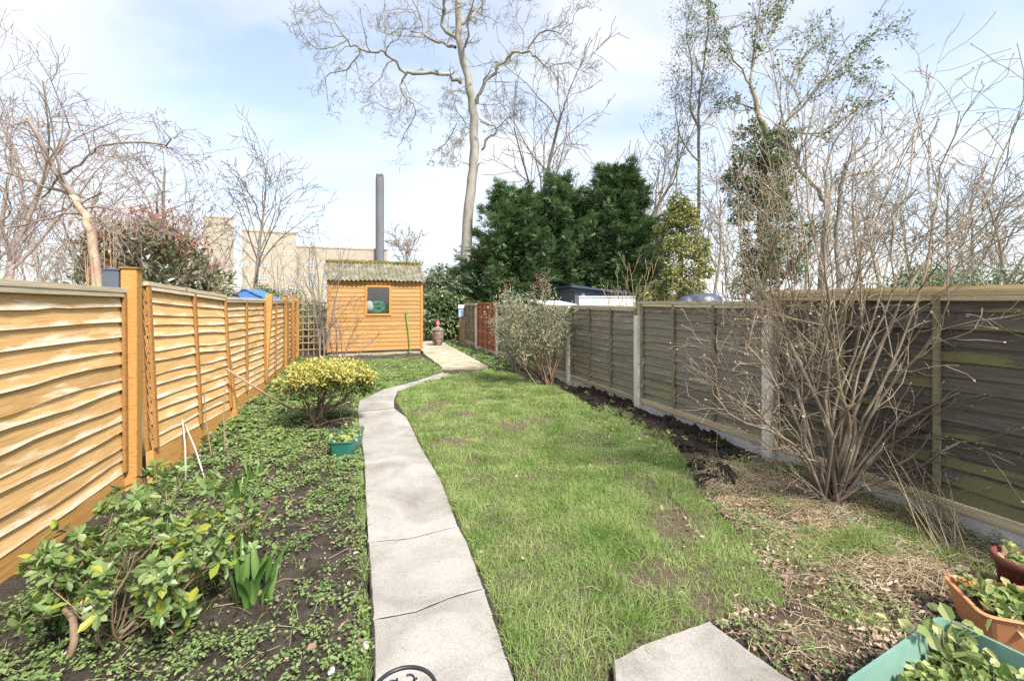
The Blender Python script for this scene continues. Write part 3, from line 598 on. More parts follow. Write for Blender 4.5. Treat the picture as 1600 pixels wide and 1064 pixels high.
# coiled hose inside, seen through the pane
hp = []
for i in range(150):
    a = i*.33; rr = .16 + .05*math.sin(i*.37); hp.append((.08 + rr*math.cos(a) + .03*math.sin(i*.11), .16 + .05*math.sin(i*.23), 1.26 + rr*.75*math.sin(a)))
hp = []; hr = random.Random(4)
for lp in range(9):
    cx, cz, ra, rb, ph_ = .07 + hr.uniform(-.08, .08), 1.24 + hr.uniform(-.05, .06), hr.uniform(.09, .20), hr.uniform(.07, .14), hr.uniform(0, 6.28)
    for i in range(16): a = ph_ + i*6.28/16; hp.append((cx + ra*math.cos(a), .15 + .02*lp + .015*math.sin(a*2), cz + rb*math.sin(a)))
hose = MB().tube(hp, .0075, 6).obj('coiled_hose', M['hose']); hose.matrix_world = SH.matrix_basis.copy(); hose.location = SH.location; hose.rotation_euler = SH.rotation_euler
tag(hose, 'bright green hose coiled behind the shed window', 'hose')
sk = MB(); sk.lathe([(0, 0), (.09, .01), (.12, .12), (.08, .26), (.02, .30), (0, .31)], 14, (-.17, .2, 1.13)); so = sk.obj('pale_sack', M['whitecane'], smooth=True); so.location = SH.location; so.rotation_euler = SH.rotation_euler
tag(so, 'pale sack beside the hose behind the shed window', 'sack')
shelf = MB().box(-.6, .6, .08, .34, 1.06, 1.085).box(-.6, -.56, .10, .32, zb + .03, 1.06).box(.56, .6, .10, .32, zb + .03, 1.06).obj('workbench', M['shedinside']); shelf.location = SH.location; shelf.rotation_euler = SH.rotation_euler
tag(shelf, 'dark workbench inside the shed under the window', 'bench')
c0 = Vector((*uv(12.20, 1.62), .0)); c1 = Vector((*uv(12.23, 1.50), 1.12)); cn = MB().tube([c0, c0.lerp(c1, .5) + Vector((.02, 0, 0)), c1, c1 + Vector((.03, .0, .05)), c1 + Vector((.06, 0, .0))], .014, 6).obj('garden_cane', M['cane']); tag(cn, 'green hooked garden cane leaning on the shed front', 'cane')

# ---- trellis between fence and shed
TR = empty('trellis', (*uv(12.68, -1.2), 0), math.atan2(EV[1], EV[0])); tag(TR, 'grey wooden trellis screen between the orange fence and the shed', 'trellis')
for i in range(8): MB().box(0, .82, -.008, .008, .16 + i*.17, .19 + i*.17).obj('slat', M['pole'], TR)
for i in range(7): MB().box(.02 + i*.13, .040 + i*.13, .009, .024, .02, 1.42).obj('upright', M['pole'], TR)

# ================================================================== FAR SETTING: buildings
def facade_block(name, label, x0, x1, yt, Y, depth, wins, extra=None):
    a = px(x0, yt, Y); b = px(x1, yt, Y); o = empty(name, (a.x, Y, 0)); Wd = b.x - a.x; H = a.z; k = Y/F
    wl = MB().box(0, Wd, 0, depth, -.05, H).obj('wall', M['brick'], o)
    MB().box(-.15, Wd + .15, -.15, depth + .15, H + .01, H + .5).obj('parapet', M['brick'], o)
    proto = {}
    for (cx, cy, w, h) in wins:
        key = (w, h)
        if key not in proto:
            ww, hh = w*k, h*k; t = .09*hh
            f = MB().box(0, ww, -.16, -.01, 0, t).box(0, ww, -.16, -.01, hh - t, hh).box(0, t, -.16, -.01, t, hh - t).box(ww - t, ww, -.16, -.01, t, hh - t)
            if w > h*1.2: f.box(ww*.5 - t*.5, ww*.5 + t*.5, -.15, -.01, t, hh - t)
            proto[key] = (f.mesh('window'), MB().box(t, ww - t, -.10, -.012, t, hh - t).mesh('pane'))
            proto[key][0].materials.append(M['winframe']); proto[key][1].materials.append(M['pane'])
        q = px(cx - w/2, cy + h/2, Y); wo = link('window', proto[key][0], None, o); wo.location = (q.x - a.x, 0, q.z); link('pane', proto[key][1], None, wo)
    th = -math.atan2(.5*(a.x + b.x), Y); o.rotation_euler = (0, 0, th); o.scale = (math.cos(th), 1, 1)
    tag(o, label, 'building'); return o, Wd, H
facade_block('brick_tower', 'narrow sand coloured brick tower block left of the sky gap', 318, 366, 339, 128, 14, [(x, y, 4, 6) for x in (358.5,) for y in (370, 390, 411, 431)] + [(330, y, 4, 6) for y in (405, 428)])
facade_block('apartment_building', 'sand brick apartment block with paired white windows right of the gap', 378, 465, 361, 122, 18, [(x, y, 9, 6.5) for y in (374, 393, 413, 433, 452) for x in (401, 413.5)] + [(x, y, 4, 6) for y in (374, 393, 413, 433, 452) for x in (386, 443, 456)])
ob, Wd_, H_ = facade_block('long_brick_building', 'long low sand brick building with roof railing in front of the chimney', 452, 611, 386, 130, 18, [(x, y, 10, 6.5) for y in (412, 428, 444) for x in (485, 507)] + [(x, y, 4, 6) for y in (412, 428, 444) for x in (473, 530, 552, 580)])
rl = MB(); rl.box(.5, Wd_*.8, .3, .42, H_ + 1.9, H_ + 2.0)
for i in range(14): rl.box(.5 + i*Wd_*.8/14, .58 + i*Wd_*.8/14, .3, .42, H_ + .51, H_ + 1.9)
rl.obj('roof_railing', M['winframe'], ob)
ch0 = px(593.5, 470, 138); CH = empty('factory_chimney', (ch0.x, 138, 0)); tag(CH, 'tall slim grey chimney stack above the long brick building', 'chimney'); hC = px(0, 278, 138).z; rC = 6.6*138/F
MB().lathe([(rC, -.05), (rC*.99, hC*.5), (rC*.97, hC)], 20).add([(rC*.97*math.cos(a), rC*.97*math.sin(a), hC) for a in [2*math.pi*i/20 for i in range(20)]], [tuple(range(20))]).obj('shaft', M['flue'], CH)
for i in range(4):
    a = math.pi/4 + i*math.pi/2; MB().lathe([(.42, hC + .01), (.42, hC + 1.0), (.34, hC + 1.01), (0, hC + 1.02)], 10, (.62*rC*math.cos(a), .62*rC*math.sin(a), 0)).obj('flue_pipe', M['greypaint'], CH)

# ---- neighbours' outbuildings
def local(o, mb, name, m, bevel=0): return mb.obj(name, m, o, bevel)
q = px(898, 470, 13.5); G = empty('grey_outbuilding', (q.x, 13.5, 0), R(8)); tag(G, 'blue grey outbuilding with sloping roof behind the right fence', 'outbuilding')
for i in range(9): MB().box(0, 1.75, -.012 - .004*(i % 2), .02, .0 + i*.19, .187 + i*.19).obj('board', M['greypaint'], G)
MB().box(0, 1.75, .021, 2.2, 0, 1.70).obj('wall', M['greypaint'], G)
MB().hexa([(-.14, -.16, 1.84), (1.92, -.16, 1.60), (1.92, 2.35, 1.60), (-.14, 2.35, 1.84)], [(-.14, -.16, 1.90), (1.92, -.16, 1.66), (1.92, 2.35, 1.66), (-.14, 2.35, 1.90)]).obj('roof', M['tarp'], G)
MB().hexa([(.0, .0, 1.711), (1.75, .0, 1.711), (1.75, 2.2, 1.711), (.0, 2.2, 1.711)], [(.0, .0, 1.83), (1.75, 0, 1.715), (1.75, 2.2, 1.715), (0, 2.2, 1.83)]).obj('gable', M['greypaint'], G)
MB().box(.20, .32, -.03, -.018, 1.45, 1.66).obj('window', M['pane'], G)
q = px(905, 470, 12.6); G = empty('white_slat_screen', (q.x, 12.6, 0), R(8)); tag(G, 'white slatted screen in front of the grey outbuilding', 'screen')
for i in range(13): MB().box(i*.128, i*.128 + .118, 0, .02, 0, 1.53).obj('slat', M['white'], G)
MB().box(-.01, 1.66, -.03, .03, 1.532, 1.56).obj('rail', M['white'], G)
q = px(846, 470, 11.2); G = empty('white_lean_to', (q.x, 11.2, 0), R(14)); tag(G, 'low white lean-to roof behind the silvery shrub', 'lean-to')
MB().hexa([(0, 0, 1.33), (.95, 0, 1.31), (.95, 1.3, 1.40), (0, 1.3, 1.42)], [(0, 0, 1.36), (.95, 0, 1.34), (.95, 1.3, 1.43), (0, 1.3, 1.45)]).obj('roof', M['white'], G); MB().box(.03, .92, .03, 1.25, 0, 1.30).obj('wall', M['white'], G)
q = px(1080, 470, 8.6); T = empty('covered_barbecue', (q.x, 8.6, 0)); tag(T, 'dark blue tarpaulin cover humped behind the right fence', 'cover')
MB().lathe([(.40, 0), (.42, .9), (.40, 1.3), (.34, 1.50), (.2, 1.57), (0, 1.585)], 14, (.38, .3, 0), 1.0, .7).obj('tarpaulin', M['tarp'], T, smooth=True)
MB().lathe([(.17, 0), (.2, .9), (.19, 1.35), (.12, 1.50), (0, 1.52)], 12, (.0, .25, 0)).obj('side_flap', M['tarp'], T, smooth=True)
q = px(346, 470, 9.6); B = empty('blue_playhouse', (q.x, 9.6, 0), R(12)); tag(B, 'small blue pitched roof playhouse behind the orange fence', 'playhouse')
MB().box(.06, .86, .05, .9, 0, 1.40).obj('wall', M['blueroof'], B)
for s in (-1, 1):
    for i in range(5):
        t0, t1 = i/5, (i+1)/5 + .03; xa, xb = .46 + s*.52*(1-t0), .46 + s*.52*(1-min(t1, 1)); za, zb_ = 1.42 + .26*t0, 1.42 + .26*min(t1, 1); pts = [(xa, -.03, za + .022), (xb, -.03, zb_ + .008), (xb, .95, zb_ + .008), (xa, .95, za + .022)]
        if s > 0: pts = pts[::-1]
        MB().hexa([(x, y, z - .014) for x, y, z in pts], pts).obj('shingle', M['blueroof'], B)
MB().add([(.0, 0, 1.42), (.92, 0, 1.42), (.46, 0, 1.67), (.0, .02, 1.42), (.92, .02, 1.42), (.46, .02, 1.67)], [(0,1,2),(5,4,3),(0,3,4,1),(1,4,5,2),(2,5,3,0)]).obj('gable', M['blueroof'], B)

# ================================================================== TREES
def tree(name, label, cat, loc, group=None): o = empty(name, loc); tag(o, label, cat, group); return o
def rel(o, mesh_name, me, m): ob_ = link(mesh_name, me, m, o); ob_.matrix_parent_inverse = Matrix.Translation(o.location).inverted(); return ob_

# ---- the tall plane tree
def Z8(x, y): return (450 + x/2.217, y/2.217)
PY = 17.0
T = tree('plane_tree', 'tall bare pale plane tree with crooked limbs in the middle', 'tree', (px(731, 470, PY).x, PY, 0))
tk = Limbs(3); A = dict(seg=[6, 5, 4, 3], wig=[.25, .30, .33, .35], trop=[.05, -.01, .03, .05], kids=[10, 5.5, 3], len=[.33, .52, .55], ang=(30, 75), rad=.5, min=.0065, t0=.12, end=.4)
pr = PY/F
tpts = [px(731, 530, PY), px(731, 460, PY), px(729, 390, PY), px(735, 300, PY), px(742, 232, PY), px(740, 170, PY), px(727, 110, PY), px(718, 60, PY), px(716, 0, PY), px(718, -60, PY), px(712, -130, PY)]
q = tk.traced(tpts, 9.6*pr, 3.2*pr, None, jit=.025, sub=4); tk.P[-1] = (tk.P[-1][0], [r*(1 + .5*max(0, 1 - i/4)) for i, r in enumerate(tk.P[-1][1])])
rel(T, 'trunk', tk.mesh('trunk'), M['bark_pale'])
lb = Limbs(5)
def limb(pts, r0, r1, dep, mult=1.0, Lk_=None, A_=A):
    n = len(pts); return lb.traced([px(*Z8(*p), PY) + Vector((0, dep*i/(n-1), 0)) + Vector(((Z8(*p)[0]-HX)/F*dep*i/(n-1), 0, (HY-Z8(*p)[1])/F*dep*i/(n-1))) for i, p in enumerate(pts)], r0*pr, r1*pr, A_, mult, jit=.04, Lk=Lk_)
pr *= .8
limb([(602,288),(560,262),(500,250),(412,256)], 4.2, 3.2, -.6, .3)
limb([(412,256),(350,200),(325,180),(250,170),(205,140),(150,60),(110,20)], 3.0, .9, -1.6, 1.2)
limb([(412,256),(392,290),(396,325),(440,380),(420,440),(380,520)], 2.0, .6, .8, 1.3, 4.0)
limb([(396,325),(372,375),(310,360),(240,340)], 1.5, .5, -.9, 1.2, 3.4)
limb([(250,170),(205,240),(130,268),(150,380)], 1.7, .5, 1.1, 1.1, 3.6)
limb([(205,140),(120,175),(60,130),(10,50)], 1.6, .4, -1.0, 1.1, 3.6)
limb([(580,165),(540,148),(480,130),(470,80),(440,20),(425,-40)], 3.2, 1.6, 1.6, 1.1)
limb([(470,130),(370,125),(300,100)], 1.4, .5, -1.4, 1.2, 3)
limb([(583,135),(540,90),(540,20),(545,-60),(500,-160)], 3.6, 2, -1.2, 1.0)
limb([(600,85),(650,40),(680,-5),(720,-90)], 3.2, 2, 1.2, 1.0)
limb([(605,170),(628,130),(625,60),(660,-40)], 2.4, 1.2, -1.4, .9)
limb([(655,362),(672,300),(738,232),(780,187),(830,180),(858,195)], 3.6, 2.2, -1.0, .5)
limb([(830,180),(870,120),(910,115),(960,100),(1010,30)], 1.8, .5, -1.4, 1.2, 4)
limb([(850,190),(900,225),(960,215),(1000,240),(1060,265)], 1.7, .4, 1.2, 1.3, 4)
limb([(780,187),(820,130),(790,60),(800,-20)], 1.6, .6, 1.4, 1.0, 4)
limb([(672,520),(700,475),(722,448),(672,420)], 2.5, 1.5, -.5, .2)
limb([(720,446),(770,405),(830,372)], 1.5, .4, -.8, 1.3, 2.4)
limb([(638,450),(600,410),(575,350)], 1.5, .5, .6, 1.2, 2.2)
limb([(638,445),(585,490),(545,558)], 1.4, .4, -.7, 1.1, 2.2)
limb([(585,425),(545,500),(490,552)], 1.2, .4, .6, 1.2, 2.2)
limb([(628,578),(605,563),(583,580)], 1.3, .8, -.3, 0)
limb([(660,572),(680,568)], 1.2, .7, -.3, 0)
limb([(625,330),(560,310),(540,360)], 1.0, .3, -1.2, 1.2, 2.2)
limb([(655,360),(720,360),(770,340)], 1.0, .3, 1.2, 1.2, 2.2)
rel(T, 'crown', lb.mesh('crown'), M['bark_pale'])

# ---- generic bare trees of the background
def bare_tree(label, xpx, Y, ytop, spread, seed, m, group, lean=0, dens=1.0, trunk_h=.28, minr=None, upright=.07, base_y=None):
    p0 = px(xpx, 470, Y); p0.z = 0; H = px(0, ytop, Y).z; T = tree('bare_tree', label, 'tree', tuple(p0), group); k = Y/F
    L = Limbs(seed); mr = minr or .36*k
    A_ = dict(seg=[5, 5, 4, 3], wig=[.10, .14, .2, .25], trop=[.02, upright, upright*.8, .05], kids=[9*dens, 6*dens, 3.5*dens], len=[.62*spread, .55, .55], ang=(22, 55), rad=.55, min=mr, t0=.25, end=.3)
    L.grow(p0, (lean, .05, 1), H*.93, max(H*.016, mr*2), 0, A_)
    tr_ = Limbs(seed); tr_.P = [L.P[0]]; L.P = L.P[1:]
    rel(T, 'trunk', tr_.mesh('trunk'), m); rel(T, 'crown', L.mesh('crown'), m); return T
bare_tree('bare spreading tree in front of the sand brick apartment block', 390, 38, 268, 1.0, 21, M['twig_grey'], None, dens=1.2)
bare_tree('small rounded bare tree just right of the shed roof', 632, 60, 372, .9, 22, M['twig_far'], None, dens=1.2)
bare_tree('bare tree behind the dark conifer, its crown fanning above it', 812, 26, 158, .85, 23, M['twig_grey'], None, dens=1.1, trunk_h=.2)
bare_tree('bare twiggy tree right of the dark conifer tops', 985, 30, 205, .8, 24, M['twig_grey'], None)
bare_tree('pale bare tree at the far left edge of the photo', 6, 16, 110, 1.15, 25, M['twig_pink'], None, dens=1.2)
bare_tree('slim bare tree rising behind the red-tipped bush', 235, 20, 240, .9, 26, M['twig_grey'], None)
ORD = ['leftmost', 'second from the left', 'third from the left', 'fourth from the left', 'fifth from the left', 'sixth from the left', 'seventh from the left', 'third from the right', 'second from the right', 'rightmost']
for k, (x, Y, yt) in enumerate(((1040,48,300),(1120,46,300),(1260,50,310),(1330,42,300),(1385,36,285),(1430,48,310),(1480,40,290),(1530,46,300),(1580,38,280),(1640,42,270))):
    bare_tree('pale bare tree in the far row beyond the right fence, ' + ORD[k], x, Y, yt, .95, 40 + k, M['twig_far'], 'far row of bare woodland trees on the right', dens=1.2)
for k, (x, Y, yt) in enumerate(((-30,24,200),(70,30,250),(140,36,280),(290,48,330))):
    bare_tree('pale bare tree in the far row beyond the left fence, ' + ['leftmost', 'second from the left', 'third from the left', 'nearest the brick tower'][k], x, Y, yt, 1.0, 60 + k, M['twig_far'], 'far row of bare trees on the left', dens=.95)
# far pale wood behind, one mass
fw = Limbs(77)
A_ = dict(seg=[4, 3, 3], wig=[.12, .2, .25], trop=[.02, .08, .05], kids=[9, 5], len=[.5, .5], ang=(20, 50), rad=.5, min=.05, t0=.15, end=.3)
for i in range(46):
    x = rnd.uniform(-90, 1700) if i % 3 else rnd.uniform(1000, 1700); Y = rnd.uniform(62, 85); p = px(x, 470, Y); p.z = 0
    if 300 < x < 720: continue
    fw.grow(p, (rnd.uniform(-.1, .1), 0, 1), rnd.uniform(8, 15), .12, 0, A_)
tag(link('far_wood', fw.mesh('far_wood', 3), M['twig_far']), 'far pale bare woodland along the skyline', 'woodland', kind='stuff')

# ---- foliage clouds
def ellip(n, c, r, g, shell=.55, zmin=-1):
    d = rand_dirs(n, zmin, 1, g); t = shell + (1-shell)*g.random(n)**.5; return np.asarray(c) + d*t[:, None]*np.asarray(r), d
def clump_cloud(n, clumps, g, shell=.6, size=(.05, .09)):
    P = []; D = []; w = np.array([c[1][0]*c[1][1] + c[1][0]*c[1][2] for c in clumps]); w = w/w.sum()
    for (c, r), k in zip(clumps, np.maximum(1, (n*w).astype(int))): p, d = ellip(k, c, r, g, shell); P.append(p); D.append(d)
    return np.concatenate(P), np.concatenate(D)
def foliage(name, P, D, size, width, m, parent, out=.6, g=rng, fold=.12, curl=.15, hi=False, up=.3):
    n = len(P); ax = D*out + rand_dirs(n, -1, 1, g)*.75 + np.array([0, 0, up]); upv = D + rand_dirs(n, -.2, 1, g)*.6 + np.array([0, 0, .8])
    s = g.uniform(.65, 1.25, n)*size; return rel(parent, name, leaf_mesh(name, P, ax, upv, s, width, fold, curl, hi), m)

# ---- dark conifers: plumes of flat sprays
def conifer(label, base, H, Rm, seed, nplume=170):
    g = np.random.default_rng(seed); T = tree('cypress_tree', label, 'tree', (base[0], base[1], 0), 'dark cypress trees behind the right fence')
    L = Limbs(seed); L.line([(base[0], base[1], -.05), (base[0], base[1], H*.5), (base[0], base[1], H*.93)], [.16, .1, .03])
    P = []; Dv = []; Up = []; Sz = []
    for i in range(nplume):
        t = .02 + .98*((i + g.random())/nplume)**.95; a = g.uniform(0, 2*np.pi); rr = Rm*(1 - t)**.55*g.uniform(.62, 1.22) + .18
        z0 = H*t*.90; d = np.array([math.cos(a), math.sin(a), 0]); b = np.array([base[0], base[1], z0 - .1*rr]); tip = np.array([base[0], base[1], z0]) + d*rr + np.array([0, 0, rr*g.uniform(.05, .6) + (.5*t*g.random())])
        mid = b*.45 + tip*.55 + np.array([0, 0, -.10*rr]); L.line([tuple(b), tuple(mid), tuple(tip)], [.035, .02, .006])
        k = int(50 + 95*rr/Rm); s = g.random(k)**.55; q = (1-s)[:, None]**2*b + (2*s*(1-s))[:, None]*mid + (s*s)[:, None]*tip
        wd = .05 + .34*(rr/Rm)**.6*(1.05 - s)**.8; q = q + g.normal(0, 1, (k, 3))*wd[:, None]*np.array([1, 1, .55]); ax = d*.9 + np.array([0, 0, .45]) + g.normal(0, .4, (k, 3))
        P.append(q); Dv.append(ax); Up.append(np.tile([0, 0, 1.0], (k, 1)) + g.normal(0, .4, (k, 3))); Sz.append(g.uniform(.22, .46, k)*(1.15 - .3*s))
    P = np.concatenate(P); Dv = nrm(np.concatenate(Dv)); Up = np.concatenate(Up); Sz = np.concatenate(Sz)
    # every spray is a feather of seven thin leaflets
    s = nrm(np.cross(Dv, Up)); PP = []; AA = []; UU = []; SS = []
    for (t, side) in ((0, 0), (.12, 1), (.22, -1), (.42, .9), (.52, -.9)):
        PP.append(P + Dv*(Sz*t)[:, None]); AA.append(Dv + s*side*.75); UU.append(np.cross(s, Dv)); SS.append(Sz*(1.0 if side == 0 else .62 - .25*t))
    rel(T, 'trunk', L.mesh('trunk'), M['bark_dark'])
    me = leaf_mesh('crown', np.concatenate(PP), np.concatenate(AA), np.concatenate(UU), np.concatenate(SS), .15, .0, .12, lo=True); rel(T, 'crown', me, M['conifer'])
def cb(x, Y): p = px(x, 470, Y); return (p.x, p.y)
def ct(y, Y): return px(0, y, Y).z
conifer('dark cypress tree nearest the pale plane trunk, left of its neighbours', cb(800, 17.6), ct(285, 17.6), 2.3, 101, 190)
conifer('dark cypress tree between its two dark neighbours, slightly lower', cb(878, 18.2), ct(272, 18.2), 2.6, 102, 200)
conifer('dark cypress tree on the right, tallest of the three', cb(965, 17.8), ct(250, 17.8), 2.3, 103, 200)

# ---- golden variegated holly
g = np.random.default_rng(31); HYd = 13.0; b = cb(1062, HYd); T = tree('variegated_holly', 'yellow and green variegated evergreen right of the dark conifers', 'tree', (*b, 0))
L = Limbs(8); L.grow((*b, -.05), (0, 0, 1), 4.0, .09, 0, dict(seg=[6, 4, 3], wig=[.05, .15, .2], trop=[.02, .1, .1], kids=[26, 4], len=[.25, .5], ang=(40, 70), rad=.4, min=.006, t0=.12)); rel(T, 'trunk', L.mesh('trunk'), M['bark_dark'])
cl = []
for i in range(64):
    t = g.random(); a = g.uniform(0, 6.28); rr = 1.12*(1-t)**.55*g.uniform(.55, 1.0); cl.append(((b[0] + rr*math.cos(a), b[1] + rr*math.sin(a), .35 + 3.95*t), (g.uniform(.2, .34),)*2 + (g.uniform(.15, .26),)))
P, D = clump_cloud(15000, cl, g, .45); foliage('crown', P, D, .085, .6, M['holly'], T, .7, g)

# ---- ivy clad tree, slender leafy tree, pollard
def Z1(x, y): return (1000 + x/2.217, y/2.217)
def zp(x, y, Y): return px(*Z1(x, y), Y)
IY = 15.0; k = IY/F; T = tree('ivy_clad_tree', 'tall branching tree with its trunk wrapped in dark ivy', 'tree', (zp(430, 1040, IY).x, IY, 0))
L = Limbs(12); A2 = dict(seg=[5, 5, 4, 3], wig=[.15, .2, .25, .3], trop=[.03, .06, .03, .0], kids=[10, 5, 2.6], len=[.36, .5, .5], ang=(22, 58), rad=.5, min=.0065, t0=.15, end=.35)
def lz(pts, r0, r1, Y, dep=0, mult=1.0, A_=None, Lk_=None, LL=None):
    n = len(pts); return (LL or L).traced([zp(x, y, Y + dep*i/(n-1)) for i, (x, y) in enumerate(pts)], r0, r1, A_, mult, jit=.03, Lk=Lk_)
trk = Limbs(13); lz([(430,1150),(428,1000),(420,700),(432,480),(402,380),(386,300)], .14, .065, IY, LL=trk); rel(T, 'trunk', trk.mesh('trunk'), M['bark_lichen'])
lz([(386,300),(395,200),(402,100),(420,-20)], .045, .014, IY, .6, 1.2, A2); lz([(386,300),(330,210),(270,120),(250,20)], .034, .011, IY, -.8, 1.2, A2)
lz([(428,470),(480,440),(560,370),(620,290),(720,190),(800,125),(872,90)], .055, .010, IY, -1.2, 1.3, A2, 5.5); lz([(560,370),(540,270),(580,170),(600,90)], .026, .010, IY, 1.0, 1.2, A2, 3.2)
lz([(620,290),(690,260),(760,230),(830,240)], .03, .008, IY, .8, 1.1, A2, 3); lz([(400,200),(460,110),(500,20)], .035, .01, IY, 1.0, 1.1, A2, 3); lz([(410,390),(330,350),(260,370)], .03, .008, IY, .5, 1.0, A2, 2.6)
lz([(470,450),(620,470),(700,420),(760,370)], .04, .01, IY, -.7, 1.2, A2, 3.4)
rel(T, 'crown', L.mesh('crown'), M['bark_lichen']); g = np.random.default_rng(33)
iv = []
for i in range(100):
    t = g.random(); y = 430 + 610*t; p = zp(432 + g.normal(14, 44 + 40*t), y, IY + g.normal(0, .35)); iv.append((tuple(p), (g.uniform(.18, .36),)*2 + (g.uniform(.2, .42),)))
for (x, y) in ((470,480),(500,500),(520,540),(470,560),(500,620),(330,600),(300,640),(320,690),(350,560)): iv.append((tuple(zp(x, y, IY + g.normal(0, .4))), (.26, .26, .28)))
nd = np.array([tuple(q_) for n_, lv in L.nodes if lv <= 1 for q_ in n_]); nd = nd[g.integers(0, len(nd), 420)]; nd = np.repeat(nd, g.integers(2, 14, len(nd)), 0); P3 = nd + g.normal(0, .10, nd.shape)
P, D = clump_cloud(24000, iv, g, .3); P = np.concatenate([P, P3]); D = np.concatenate([D, rand_dirs(len(P3), -1, 1, g)]); foliage('ivy', P, D, .085, .8, M['ivy'], T, .5, g)
T = tree('slender_tree', 'slender thin stemmed tree with sparse drooping olive leaves', 'tree', (zp(205, 900, 16).x, 16, 0)); L = Limbs(14)
A3 = dict(seg=[5, 5, 4], wig=[.15, .16, .2], trop=[.0, -.03, -.12], kids=[12, 4], len=[.3, .6], ang=(25, 60), rad=.45, min=.006, t0=.1, end=.3)
tt = Limbs(15); lz([(200,1120),(205,900),(203,650),(205,450)], .075, .05, 16, LL=tt); rel(T, 'trunk', tt.mesh('trunk'), M['twig_grey'])
lz([(205,450),(172,350),(180,220),(160,100),(190,-20)], .04, .01, 16, .6, 1.3, A3, 4); lz([(205,450),(215,260),(236,120),(246,-20)], .045, .01, 16, -.5, 1.3, A3, 4); lz([(203,560),(140,480),(125,350),(140,240)], .03, .008, 16, -.4, 1.2, A3, 3); lz([(130,720),(130,560),(145,330)], .03, .01, 16, .3, .8, A3, 2.5)
rel(T, 'branches', L.mesh('branches'), M['twig_grey']); tp = np.array([p for p, d in L.tips]); g = np.random.default_rng(34); ix = g.integers(0, len(tp), 5200); P = tp[ix] + g.normal(0, .13, (len(ix), 3)); D = rand_dirs(len(ix), -1, .2, g); foliage('crown', P, D, .085, .32, M['eucal'], T, .7, g, up=-.4)
T = tree('pollarded_tree', 'stout pollarded tree with pale forked stubs right of the ivy', 'tree', (zp(640, 960, 14).x, 14, 0)); L = Limbs(16); tt = Limbs(17)
lz([(632,1120),(636,900),(652,760),(645,690)], .14, .10, 14, LL=tt); rel(T, 'trunk', tt.mesh('trunk'), M['bark_pale']); A4 = dict(seg=[5, 6, 4, 3], wig=[.15, .10, .16, .2], trop=[.05, .12, .08, .05], kids=[9, 4.5, 2], len=[.9, .45, .5], ang=(20, 60), rad=.32, min=.006, t0=.35, end=.3)
lz([(645,700),(600,640),(560,600),(542,560),(552,500)], .075, .04, 14, -.3, 1, A4, 2.4); lz([(648,700),(690,622),(740,605),(800,592),(842,545),(860,500)], .075, .035, 14, .3, 1.1, A4, 2.4); lz([(695,660),(705,600),(725,560),(795,480)], .075, .05, 14, -.4, 1, A4, 2.4); lz([(690,1000),(680,800),(700,640)], .08, .06, 14.5, 0, .6, A4, 2.0); lz([(650,700),(640,600),(655,540),(720,430),(800,370)], .05, .014, 14, .6, 1.2, A4, 2.4)
rel(T, 'crown', L.mesh('crown'), M['bark_pale'])

# ---- ivy hedges and bushes
def hedge(name, label, cat, clumps, n, size, width, m, seed, stem=None):
    g = np.random.default_rng(seed); c = np.mean([q[0] for q in clumps], axis=0); T = tree(name, label, cat, (float(c[0]), float(c[1]), 0)); L = Limbs(seed)
    for (q, r) in clumps: L.line([(q[0] + rnd.gauss(0, .05), q[1], -.05), (q[0] + rnd.gauss(0, .1), q[1], q[2]*.5), q], [.02, .014, .006])
    rel(T, 'stems', L.mesh('stems'), M['bark_dark']); P, D = clump_cloud(n, clumps, g, .35); foliage('foliage', P, D, size, width, m, T, .6, g); return T
cl = []
for i in range(60):
    x = rnd.uniform(664, 742); y = rnd.uniform(462, 530); Y = rnd.uniform(16.0, 16.9); p = px(x, y, Y); cl.append((tuple(p), (rnd.uniform(.22, .38), .3, rnd.uniform(.2, .34))))
hedge('ivy_hedge', 'dense dark ivy hedge at the end of the garden beside the shed', 'hedge', cl, 9500, .11, .8, M['ivy'], 71)
cl = []
for i in range(70):
    x = rnd.uniform(1375, 1680); y = rnd.uniform(425, 500); Y = rnd.uniform(8.6, 9.8); p = px(x, y + max(0, (1430-x)*.4), Y); cl.append((tuple(p), (rnd.uniform(.25, .45), .35, rnd.uniform(.15, .28))))
hedge('trailing_hedge', 'sprawling pale green hedge top behind the nearest dark fence panel', 'hedge', cl, 9000, .06, .7, M['ivypale'], 72)
cl = []
for i in range(26): x = rnd.uniform(395, 470); Y = rnd.uniform(13, 15); p = px(x, rnd.uniform(455, 500), Y); cl.append((tuple(p), (.35, .3, .3)))
hedge('back_hedge', 'green hedge top peeping over the far end of the orange fence', 'hedge', cl, 4500, .08, .6, M['ivypale'], 73)
cl = []
for i in range(34): x = rnd.uniform(668, 720); Y = rnd.uniform(38, 42); p = px(x, 425 + 45*rnd.random() + abs(x-694)*.6, Y); cl.append((tuple(p), (1.0, .9, 1.0)))
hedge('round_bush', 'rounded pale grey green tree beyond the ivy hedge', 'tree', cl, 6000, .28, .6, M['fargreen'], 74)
cl = []
for i in range(22): x = rnd.uniform(462, 520); Y = rnd.uniform(13.2, 13.8); p = px(x, rnd.uniform(478, 550), Y); cl.append((tuple(p), (.25, .2, .25)))
hedge('trellis_climber', 'dark climber growing on the trellis beside the shed', 'climber', cl, 2600, .07, .7, M['ivy'], 75)
